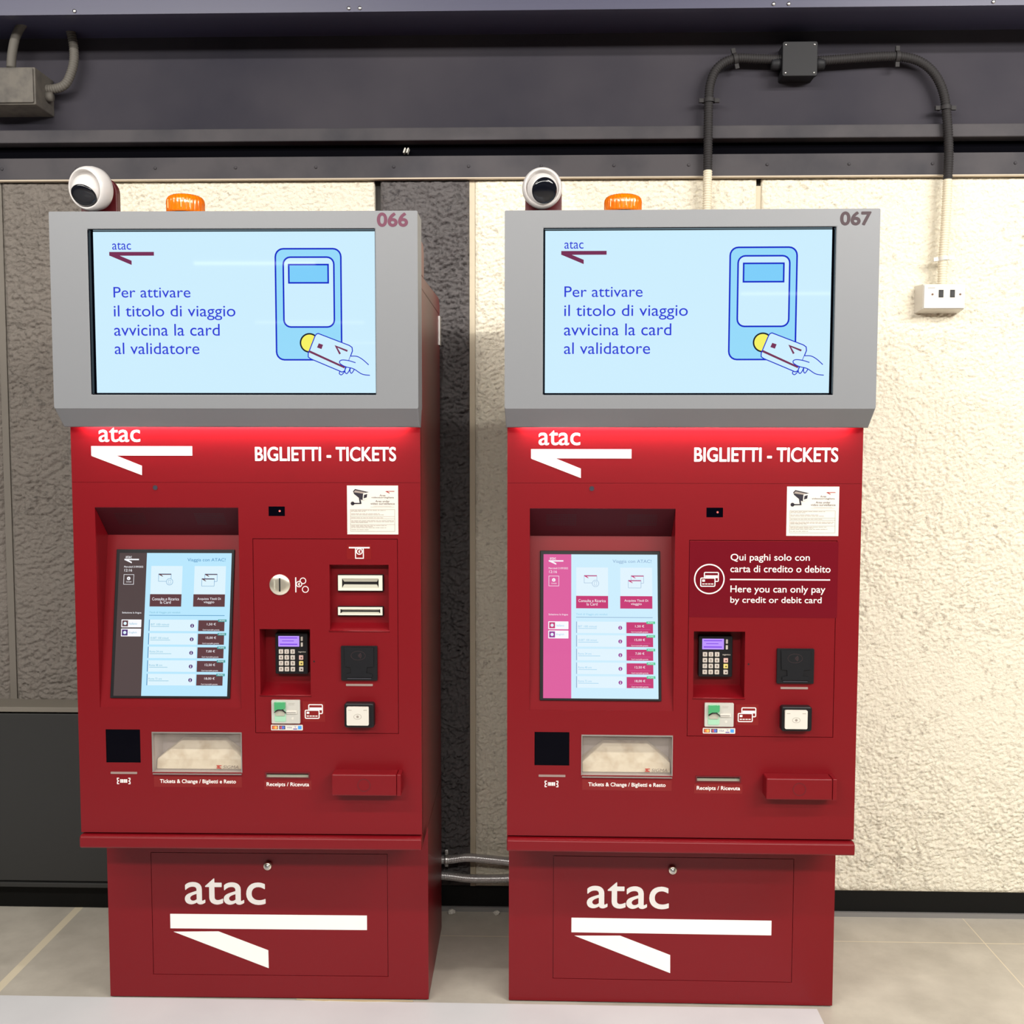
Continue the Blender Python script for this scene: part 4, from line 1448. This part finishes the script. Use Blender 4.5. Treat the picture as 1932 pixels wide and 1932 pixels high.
def touch_content(T, m, parent):
    """what the touch screen shows, drawn on its leaning plane"""
    if m == 'L':
        SIDE, DARK, TXT2 = glow('kiosk_brown_bar', rgb(84, 70, 70), 1.0), glow('kiosk_brown', rgb(98, 62, 66), 1.0), glow('kiosk_teal_text', rgb(130, 190, 215), 1.0)
        BG, TILE = glow('kiosk_blue', rgb(186, 232, 254), 1.0), glow('kiosk_white_blue', rgb(222, 244, 254), 1.0)
        HEADT = glow('kiosk_head_text', rgb(70, 140, 190), 1.0)
        DOT = glow('kiosk_violet_dot', rgb(80, 50, 120), 1.0)
        GRN = glow('kiosk_green', rgb(70, 160, 160), 1.0)
    else:
        SIDE, DARK, TXT2 = glow('kiosk_pink_bar', rgb(222, 98, 160), 1.0), glow('kiosk_crimson', rgb(200, 62, 118), 1.0), glow('kiosk_pale_text', rgb(150, 205, 235), 1.0)
        BG, TILE = glow('kiosk_pale_blue', rgb(206, 238, 254), 1.0), glow('kiosk_near_white', rgb(226, 244, 254), 1.0)
        HEADT = glow('kiosk_head_grey', rgb(140, 170, 205), 1.0)
        DOT = glow('kiosk_magenta_dot', rgb(150, 60, 150), 1.0)
        GRN = glow('kiosk_bright_green', rgb(80, 205, 150), 1.0)
    WHT = glow('kiosk_white', rgb(250, 250, 255), 1.0)
    mb = MB()
    x0, z0, x1, z1 = box_on(T, qT, 262, 546, 1282, 1832)
    # screen coordinates of the close-up -> plane (the crop's slight keystone is averaged out)
    X = lambda u: x0 + (x1 - x0) * (u - 260) / 1020
    Z = lambda v: z1 - (z1 - z0) * (v - 546) / 1286
    b = .0045
    h = .0002

    def R(u0, v0, u1, v1, k, mm, r=0.0):
        mb.rect(T, X(u0), Z(v1), X(u1), Z(v0), b + (k - 1) * h, b + k * h, mm, r)

    def TX(s, u0, v0, u1, v1, k, mm, off=0.0):
        mb.text(T, s, X(u0), Z(v1), X(u1), Z(v0), b + (k - 1) * h, b + k * h, mm, 0.0)
    R(260, 546, 1280, 1832, 1, BG)
    R(260, 546, 509, 1832, 2, SIDE)
    # logo, date, clock, contact box
    TX('atac', 316, 572, 372, 594, 3, WHT, .02)
    R(306, 600, 438, 612, 3, WHT)
    mb.prism(T, [(X(u), Z(v)) for u, v in ((306, 610), (340, 610), (374, 628), (374, 641))], b + 2 * h, b + 3 * h, WHT)
    TX('Mercoledì 21/09/2022', 306, 664, 480, 680, 3, WHT, .03)
    TX('12:16', 310, 692, 380, 716, 3, WHT, .02)
    mb.outline(T, X(308), Z(832), X(398), Z(743), .0009, b + 2 * h, b + 3 * h, WHT)
    mb.disc(T, X(352), Z(778), .0042, b + 2 * h, b + 3 * h, WHT, 18)
    TX('i', 349, 770, 355, 786, 4, SIDE, .02)
    TX('Contatti', 330, 802, 378, 814, 3, WHT, .03)
    TX('Seleziona la lingua', 306, 1080, 480, 1100, 3, WHT, .03)
    for v0, s, c1, c2 in ((1150, 'Italiano', GRN if m == 'R' else DARK, DARK), (1232, 'English', DOT, DOT)):
        R(304, v0, 484, v0 + 70, 3, WHT, .001)
        R(312, v0 + 8, 364, v0 + 62, 4, DARK if s == 'Italiano' else DOT)
        mb.disc(T, X(338), Z(v0 + 35), .0038, b + 4 * h, b + 5 * h, TILE, 16)
        TX(s, 376, v0 + 26, 446, v0 + 46, 4, TXT2)
    # heading and two big tiles
    TX('Viaggia con ATAC!', 880, 592, 1226, 630, 3, HEADT, .006)
    for u0, lab1, lab2 in ((552, 'Consulta e Ricarica', 'la Card'), (946, 'Acquista Titoli Di', 'viaggio')):
        R(u0 + 2, 664, u0 + 286, 920, 3, TILE)
        R(u0, 920, u0 + 286, 1032, 3, DARK)
        cx = u0 + 143
        w = 122 if lab1[0] == 'C' else 106
        TX(lab1, cx - w, 950, cx + w, 976, 4, WHT, .02)
        w = 48
        TX(lab2, cx - w, 980, cx + w, 1006, 4, WHT, .02)
        lw = .0008

        def cardbox(c0, d0, c1, d1, k):
            R(c0, d0, c1, d1, k, TILE)
            mb.outline(T, X(c0), Z(d1), X(c1), Z(d0), lw, b + k * h, b + (k + 1) * h, HEADT, r=.001)
            R(c0, d0 - 2, c1, d0 + 8, k + 1, DARK)
            mb.prism(T, [(X(c0), Z(d0 + 6)), (X(c0 + 22), Z(d0 + 6)), (X(c0 + 42), Z(d0 + 24)), (X(c0 + 34), Z(d0 + 24))], b + k * h, b + (k + 1) * h, DARK)
        if lab1[0] == 'C':
            cardbox(u0 + 72, 736, u0 + 186, 804, 4)
            mb.disc(T, X(u0 + 174), Z(808), .0078, b + 5 * h, b + 6 * h, TILE, 24)
            mb.ring(T, X(u0 + 174), Z(808), .0078, lw, b + 6 * h, b + 7 * h, HEADT, 24)
            mb.outline(T, X(u0 + 164), Z(824), X(u0 + 184), Z(792), .0005, b + 6 * h, b + 7 * h, HEADT)
        else:
            cardbox(u0 + 98, 736, u0 + 210, 804, 4)
            cardbox(u0 + 72, 778, u0 + 186, 846, 6)
    TX('Titoli di Viaggio più venduti', 552, 1076, 832, 1098, 3, TXT2, .01)
    R(552, 1109, 1234, 1114, 3, HEADT)
    rows = (('BIT 100 minuti', '1,50 €'), ('10-BIT 100 minuti', '15,00 €'), ('Roma 24 ore', '7,00 €'), ('Roma 48 ore', '12,50 €'), ('Roma 72 ore', '18,00 €'))
    for i, (nm, pr) in enumerate(rows):
        v0 = 1150 + i * 121.4
        R(556, v0, 990, v0 + 102, 3, TILE)
        R(553, v0, 560, v0 + 102, 4, HEADT)
        wn = 135 if len(nm) < 13 else 165
        TX(nm, 571, v0 + 34, 571 + (wn if 'BIT' in nm else 118), v0 + 52, 4, TXT2, .02)
        R(571, v0 + 60, 571 + 165 + (i % 3) * 15, v0 + 64, 4, TXT2)
        mb.disc(T, X(945), Z(v0 + 54), .0046, b + 3 * h, b + 4 * h, DOT, 20)
        TX('i', 941, v0 + 42, 949, v0 + 66, 5, WHT, .03)
        R(1000, v0 + 4, 1236, v0 + 102, 3, DARK)
        w = 40 if len(pr) == 6 else 46
        TX(pr, 1118 - w, v0 + 28, 1118 + w, v0 + 52, 4, WHT, .03)
        R(1024, v0 + 68, 1212, v0 + 71, 4, SIDE)
        TX('Card ricaricabile gratuita', 1042, v0 + 84, 1192, v0 + 99, 4, WHT, .02)
        R(1178, v0 - 4, 1254, v0 + 18, 5, GRN)
        TX('PROMO', 1190, v0 + 1, 1242, v0 + 13, 6, WHT, .03)
    mb.build('kiosk_display', parent, label='lit ticket menu on the touch screen')


LM = make_machine('L')
RM = make_machine('R')


# ------------------------------------------------------------------ cameras and beacons standing on the headers
def world_of(m, x, y, z):
    X, Y, t = MACH[m]
    return Vector((X + x * math.cos(t) - y * math.sin(t), Y + x * math.sin(t) + y * math.cos(t), z))


TOP = 1.9415


def dome_camera(m, px, py, shell_dir, eye_dir, label, R_=.0485):
    F = Frame((0, -0.066, 0), (1, 0, 0), (0, 0, 1))
    a, b = pixel_on(F, px, py, m)
    base = world_of(m, a, -0.052, TOP)
    root = empty('security_camera', base)
    tag(root, label, 'security camera', 'white security cameras')
    zc = b - TOP
    mb = MB()
    # bracket plate with a rounded top
    G = Frame((0, 0.012, 0), (1, 0, 0), (0, 0, 1))
    w = .0415
    pts = [(-w, 0), (w, 0), (w, zc)] + [(w * math.cos(t), zc + w * .95 * math.sin(t)) for t in [PI * k / 16 for k in range(1, 16)]] + [(-w, zc)]
    mb.prism(G, [(a_ + .003, b_) for a_, b_ in pts], -.034, -.012, RED_DARK)
    mb.build('bracket', root, bevel=0.002, label='dark red mounting bracket')
    d = Vector(shell_dir).normalized()
    e = Vector(eye_dir).normalized()
    c = Vector((0, -.014, zc))
    mb = MB()
    prof = [(.038, -.028), (R_ * .96, -.020), (R_, -.008), (R_ * .995, .004), (R_ * .96, .012), (R_ * .90, .0175), (R_ * .86, .0185), (R_ * .82, .0165), (R_ * .79, .010), (.022, .002)]
    mb.lathe(c, d, prof, WHITE_CAM, 56)
    mb.build('shell', root)
    mb = MB()
    br = .0345
    ec = c + d * .009 + Vector((0, 0, -.004))
    mb.lathe(ec, e, [(br * math.sin(t), -br * math.cos(t)) for t in [PI * (0.02 + .68 * k / 20) for k in range(21)]], WHITE_CAM, 48)
    ball = mb.build('eyeball', root)
    mb = MB()
    t0 = PI * .70
    rim = br * math.sin(t0)
    hh = -br * math.cos(t0)
    mb.lathe(ec, e, [(rim + .0004, hh - .001), (rim + .0002, hh + .0015), (rim * .93, hh + .004), (rim * .7, hh + .0068), (rim * .35, hh + .0085), (.0005, hh + .009)], LENS, 40)
    mb.build('lens', ball, label='black glass lens dome')
    return root


dome_camera('L', 170, 356, (-.30, -1, -.22), (-.10, -1, -1.02), 'white dome camera looking down on top of ticket machine 066')
dome_camera('R', 1023, 355, (0.05, -1, -.12), (.24, -1, -.36), 'white dome camera facing forward on top of ticket machine 067', R_=.0445)


def beacon(m, px, label):
    F = Frame((0, -0.030, 0), (1, 0, 0), (0, 0, 1))
    a, b = pixel_on(F, px, 370, m)
    base = world_of(m, a, -0.030, TOP)
    root = empty('warning_beacon', base)
    tag(root, label, 'warning light', 'amber warning beacons')
    mb = MB()
    mb.lathe((0, 0, 0), (0, 0, 1), [(.036, 0), (.036, .002), (.030, .003)], BLACK, 40)
    mb.build('beacon_base', root)
    mb = MB()
    H = b - TOP
    n = 120
    rib = lambda t, k: 1.0 + (.022 * math.cos(30 * t) if k >= 1 else 0)
    prof = [(.0412, .0022), (.0416, .006), (.0416, H * .46), (.0418, H * .62), (.0405, H * .78), (.037, H * .90), (.031, H * .97), (.020, H), (.002, H)]
    mb.lathe((0, 0, 0), (0, 0, 1), prof, AMBER, n, rib)
    dome = mb.build('amber_lens', root, label='ribbed amber lens')
    for x in (-.030, .004, .022):  # pale strips painted as glints of light on the lens
        mb = MB()
        mb.box(x - .0006, -math.sqrt(.0425 ** 2 - x * x) - .0002, .010, x + .0006, -.02, H * .68, mat('painted_glint', rgb(255, 220, 150), rough=0.2))
        mb.build('lens_glint', dome)
    return root


beacon('L', 350, 'amber ribbed warning beacon on top of ticket machine 066')
beacon('R', 1175.5, 'amber ribbed warning beacon on top of ticket machine 067')

# ------------------------------------------------------------------ conduits, boxes on the wall
PIPE_D = mat('dark_painted_conduit', rgb(46, 44, 45), rough=0.6, spec=0.25)
PIPE_B = mat('cream_painted_conduit', rgb(222, 212, 188), rough=0.55)
BOX_D = mat('dark_painted_box', rgb(34, 34, 37), rough=0.55, spec=0.25)
BOX_DUST = mat('dusty_grey_box', rgb(100, 95, 88), rough=0.7, mottled=(30, rgb(80, 76, 72), 0.4, 0.7))
PIPE_DUST = mat('dusty_grey_conduit', rgb(92, 88, 82), rough=0.7)


def resample(pts, step):
    P = [Vector(p) for p in pts]
    out, acc = [P[0]], 0.0
    for a, b in zip(P, P[1:]):
        L = (b - a).length
        if L < 1e-9:
            continue
        t = step - acc
        while t <= L:
            out.append(a + (b - a) * (t / L))
            t += step
        acc = (acc + L) % step if L >= step - acc else acc + L
        acc = L - (t - step)
    return out


def corrugated(name, pts, r, paint, label, cat='cable conduit', group=None, pitch=.0068, amp=.1, matfn=None):
    path = resample(pts, pitch / 4)
    rad = [r * (1 + amp * (1, .25, -1, .25)[i % 4]) for i in range(len(path))]
    mb = MB()
    if matfn:
        mb.tube(path, rad, [matfn(p) for p in path[:-1]], 12)
    else:
        mb.tube(path, rad, paint, 12)
    o = mb.build(name)
    return tag(o, label, cat, group)


def clip(o, c, axis, r, m, wing=.012):
    """saddle clip round the pipe at c; axis = pipe direction"""
    ax = Vector(axis).normalized()
    side = ax.cross(Vector((0, -1, 0))).normalized()
    mb = MB()
    w = .0055
    c = Vector(c)
    prof = []
    R0, R1 = r * 1.10, r * 1.32
    n = 14
    vs, fs = [], []
    for k in range(n + 1):
        a = PI * k / n
        for rad in (R0, R1):
            for s in (-w, w):
                vs.append(c + ax * s + side * (math.cos(a) * rad) + Vector((0, -1, 0)) * (math.sin(a) * rad))
    for k in range(n):
        p, q = 4 * k, 4 * k + 4
        fs += [[p, p + 1, q + 1, q], [p + 2, q + 2, q + 3, p + 3], [p, q, q + 2, p + 2], [p + 1, p + 3, q + 3, q + 1]]
    fs += [[0, 2, 3, 1], [4 * n, 4 * n + 1, 4 * n + 3, 4 * n + 2]]
    mb.add(vs, fs, m)
    for s in (-1, 1):
        F = Frame(c + side * s * (R1 + wing * .45), side, ax)
        mb.rect(F, -wing * .6, -w, wing * .6, w, -.004, .004, m)
        mb.box(*(c + side * s * (R0 * 1.1) + Vector((-.003, -.002, -.003))), *(c + side * s * (R0 * 1.1) + Vector((.003, r + .004, .003))), m)
    ob = mb.build('clip')
    ob.parent = o
    return ob


PY = -0.048          # pipe centre line in front of the fascia
RP = .0122
wp = lambda px, py, y=PY: tuple(on_wall(px, py, y))


def arch(pixels):
    return spline([wp(*p) for p in pixels], 10)


zp = wp(1335, 322)[2]
left_run = arch([(1333, 420), (1335, 340), (1336, 260), (1337, 195), (1341, 155), (1356, 126), (1386, 111), (1430, 111), (1478, 113)])
o = corrugated('flexible_conduit', left_run, RP, None, 'dark and cream conduit rising behind ticket machine 067 to the black junction box',
               group='conduits over the right machine', matfn=lambda p: PIPE_B if p.z < zp else PIPE_D)
clip(o, wp(1387, 111), (1, 0, .25), RP, PIPE_D)
clip(o, wp(1338, 190), (0, 0, 1), RP, PIPE_D)
zq = wp(1787, 338)[2]
right_run = arch([(1540, 115), (1600, 111), (1660, 107), (1700, 107), (1735, 116), (1762, 138), (1779, 172), (1786, 215), (1790, 280), (1788, 340), (1784, 420), (1779, 490), (1777, 548)])
o = corrugated('flexible_conduit', right_run, RP, None, 'dark and cream conduit arching down from the black junction box to the white socket box',
               group='conduits over the right machine', matfn=lambda p: PIPE_B if p.z < zq else PIPE_D)
clip(o, wp(1693, 107), (1, 0, 0), RP, PIPE_D)
clip(o, wp(1784, 204), (0, 0, 1), RP, PIPE_D)
clip(o, wp(1780, 488), (-.1, 0, 1), RP, WHITE_PL)

# junction box on the right
a, b = on_wall(1477, 78, -.075), on_wall(1542, 143, -.075)
root = empty('junction_box', ((a.x + b.x) / 2, -.012, b.z))
tag(root, 'black square junction box between the two conduits over ticket machine 067', 'junction box')
hw, hh = (b.x - a.x) / 2, a.z - b.z
G = Frame((0, -.050, 0), (1, 0, 0), (0, 0, 1))
mb = MB()
mb.rect(G, -hw + .002, .002, hw - .002, hh - .002, -.050, 0, BOX_D, r=.004)
mb.build('box_body', root, bevel=0.002)
mb = MB()
mb.rect(G, -hw, 0, hw, hh, 0, .013, BOX_D, r=.006)
lid = mb.build('box_lid', root, bevel=0.002)
for sx, sz in ((-1, 0), (1, 0), (-1, 1), (1, 1)):
    mb = MB()
    c = G.at(sx * (hw - .009), .009 if sz == 0 else hh - .009, .013)
    mb.lathe(c, (0, -1, 0), [(.003, 0), (.0025, .0012)], STEEL, 12)
    mb.build('screw', lid)
for s in (-1, 1):
    mb = MB()
    mb.lathe((s * hw, PY + .012, hh * .44), (s, 0, 0), [(.017, -.004), (.017, .012), (.015, .020), (.0145, .026)], BOX_D, 24)
    mb.build('cable_gland', root)

# white socket box
a, b = on_wall(1742, 536, -.062), on_wall(1820, 583, -.062)
root = empty('socket_box', ((a.x + b.x) / 2, -.004, b.z))
tag(root, 'white surface socket box with two black ports on the cream wall', 'socket box')
hw, hh = (b.x - a.x) / 2, a.z - b.z
G = Frame((0, -.058, 0), (1, 0, 0), (0, 0, 1))
mb = MB()
vs = [G.at(-hw - .004, -.006, -.058), G.at(hw + .004, -.006, -.058), G.at(hw + .004, hh + .004, -.058), G.at(-hw - .004, hh + .004, -.058),
      G.at(-hw, 0, 0), G.at(hw, 0, 0), G.at(hw, hh, 0), G.at(-hw, hh, 0)]
mb.add(vs, [[0, 1, 2, 3], [4, 5, 6, 7], [0, 1, 5, 4], [1, 2, 6, 5], [2, 3, 7, 6], [3, 0, 4, 7]], WHITE_PL)
mb.build('box_body', root, bevel=0.002)
mb = MB()
mb.rect(G, -hw + .002, .002, hw - .002, hh - .002, 0, .004, WHITE_PL, r=.002)
mb.rect(G, -hw + .012, hh - .012, -hw + .032, hh - .0105, .004, .0043, INK_PALE)
plate = mb.build('face_plate', root, bevel=0.001)
for x in (-.010, .022):
    mb = MB()
    mb.rect(G, x - .0065, hh * .46, x + .0065, hh * .76, .004, .0052, BLACK)
    mb.rect(G, x - .0045, hh * .49, x + .0045, hh * .68, .0052, .0056, BLACK_DEEP)
    mb.build('port', plate)
for x in (-.034, .044):
    mb = MB()
    mb.disc(G, x, hh * .58, .003, .004, .0048, mat('rusty_screw', rgb(110, 80, 60), rough=0.5), 12)
    mb.build('screw', plate)

# dusty box and two conduits at the upper left
a, b = on_wall(-60, 126, -.13), on_wall(66, 196, -.13)
root = empty('junction_box', ((a.x + b.x) / 2, -.012, b.z))
tag(root, 'dusty grey junction box at the upper left edge of the fascia', 'junction box')
hw, hh = (b.x - a.x) / 2, a.z - b.z
G = Frame((0, -.113, 0), (1, 0, 0), (0, 0, 1))
mb = MB()
mb.rect(G, -hw, 0, hw, hh, -.113, 0, BOX_DUST, r=.003)
mb.build('box_body', root, bevel=0.003)
mb = MB()
mb.rect(G, -hw + .004, .004, hw - .004, hh - .004, 0, .006, BOX_DUST, r=.004)
mb.build('box_lid', root, bevel=0.002)
mb = MB()
mb.lathe((hw, .045 - .09, hh * .42), (1, 0, 0), [(.014, -.002), (.014, .012), (.012, .018)], PIPE_DUST, 20)
mb.build('cable_gland', root)
Y2 = -.100
mb = MB()
path = resample(spline([wp(21, 128, Y2), wp(23, 100, Y2), wp(31, 66, Y2), wp(50, 36, Y2 - .005), wp(72, 18, Y2), wp(92, 6, Y2)], 10), .004)
mb.tube(path, .0125, PIPE_DUST, 14)
tag(mb.build('flexible_conduit'), 'smooth grey conduit curving up from the top of the dusty junction box', 'cable conduit', 'conduits at the upper left')
Y3 = -.057
corrugated('flexible_conduit', spline([wp(72, 168, Y3), wp(100, 168, Y3), wp(122, 160, Y3), wp(134, 138, Y3), wp(140, 108, Y3), wp(136, 70, Y3), wp(126, 35, Y3), wp(118, 0, Y3)], 10),
           .0125, PIPE_DUST, 'ribbed grey conduit looping from the side of the dusty junction box up to the beam', group='conduits at the upper left', amp=.07)

# ------------------------------------------------------------------ low dark cabinet at the left wall
CAB = mat('dark_metal_casing', rgb(42, 42, 41), rough=0.5)
CAB_TOP = mat('grey_casing_top', rgb(120, 114, 104), rough=0.7)  # lighter grey than the casing front
root = empty('wall_casing', (-2.1, 0, 0))
tag(root, 'long dark metal casing along the wall beside ticket machine 066', 'metal casing')
X0, X1 = -1.0, 0.92
mb = MB()
mb.box(X0, -.094, .115, X1, 0.002, .625, CAB)
mb.build('casing_front', root, bevel=0.003)
mb = MB()
mb.box(X0, -.102, .631, X1, 0.002, .646, CAB_TOP)
mb.build('casing_top', root, bevel=0.002, label='lighter grey top board')
mb = MB()
mb.extrude_x([(-.098, .098), (-.098, .112), (-.02, .112), (-.02, .098)], X0, X1, CAB)
mb.build('casing_rail', root, bevel=0.002)
mb = MB()
mb.box(X0, -.016, .0, X1, -.0105, .098, SKIRT)
mb.build('casing_base', root)

# ------------------------------------------------------------------ silver conduits between the machines
SILV = mat('silver_flexible_conduit', (0.62, 0.61, 0.60, 1), rough=0.32, metal=0.7)


def between(pixels, y, label):
    pts = spline([tuple(on_wall(px, py, yy)) for px, py, yy in pixels], 10)
    return corrugated('metal_conduit', pts, .0125, SILV, label, 'cable conduit', 'silver conduits between the machines', pitch=.005, amp=.03)


between([(740, 1618, -.062), (835, 1622, -.062), (880, 1618, -.062), (920, 1621, -.062), (975, 1627, -.062), (1020, 1630, -.062)], 0, 'upper silver conduit running between the two ticket machines')
between([(740, 1648, -.062), (835, 1652, -.062), (880, 1657, -.062), (920, 1658, -.062), (975, 1657, -.062), (1020, 1657, -.062)], 0, 'lower silver conduit running between the two ticket machines')
c = on_wall(842, 1622, -.062)
mb = MB()
mb.lathe(c, (1, 0, .02), [(.0165, -.005), (.0165, .005)], STEEL, 20)
mb.box(c.x - .005, c.y + .01, c.z - .026, c.x + .005, c.y + .064, c.z + .026, STEEL)
tag(mb.build('pipe_clamp', bevel=0.001), 'steel pipe clamp on the upper silver conduit beside ticket machine 066', 'pipe clamp')


for px, who in ((763, 'left of a pair'), (769, 'right of a pair')):
    c = on_wall(px, 284, -.012)
    mb = MB()
    TF = Frame(c, Vector((1, 0, -.0)), Vector((.35, 0, 1)))
    mb.rect(TF, -.0020, -.0075, .0020, .0075, -.02, .004, WHITE_PL)
    tag(mb.build('cable_tie_end', bevel=0.0008), 'tiny white tie end poking from the black gap, ' + who, 'cable tie', 'white tie ends in the black gap')


# crumpled paper bits on the floor
def scrap(px, py, size, label):
    d = FWD + RGT * ((px - 966) / F_PX) - UPV * ((py - 966) / F_PX)
    p = CAM + d * (-CAM.z / d.z)
    p.y = min(p.y, -.03)
    p = CAM + d * ((p.y - CAM.y) / d.y)
    bm = bmesh.new()
    bmesh.ops.create_icosphere(bm, subdivisions=3, radius=1.0)
    for v in bm.verts:
        n = v.co.normalized()
        k = 1 + .35 * noise.noise(n * 2.3 + Vector((px, 0, 0))) + .2 * noise.noise(n * 6 + Vector((0, py, 0)))
        v.co = Vector((n.x * k * size, n.y * k * size * .8, n.z * k * size * .75))
    zmin = min(v.co.z for v in bm.verts)
    for v in bm.verts:
        v.co.z -= zmin
    me = bpy.data.meshes.new('paper_scrap')
    bm.to_mesh(me)
    bm.free()
    me.materials.append(PAPER)
    o = bpy.data.objects.new('paper_scrap', me)
    COL.objects.link(o)
    o.location = (p.x, p.y, 0)
    return tag(o, label, 'litter', 'paper scraps between the machines')


scrap(852, 1722, .011, 'crumpled white paper scrap on the floor beside ticket machine 066')
scrap(937, 1712, .009, 'crumpled white paper scrap against the skirting beside ticket machine 067')
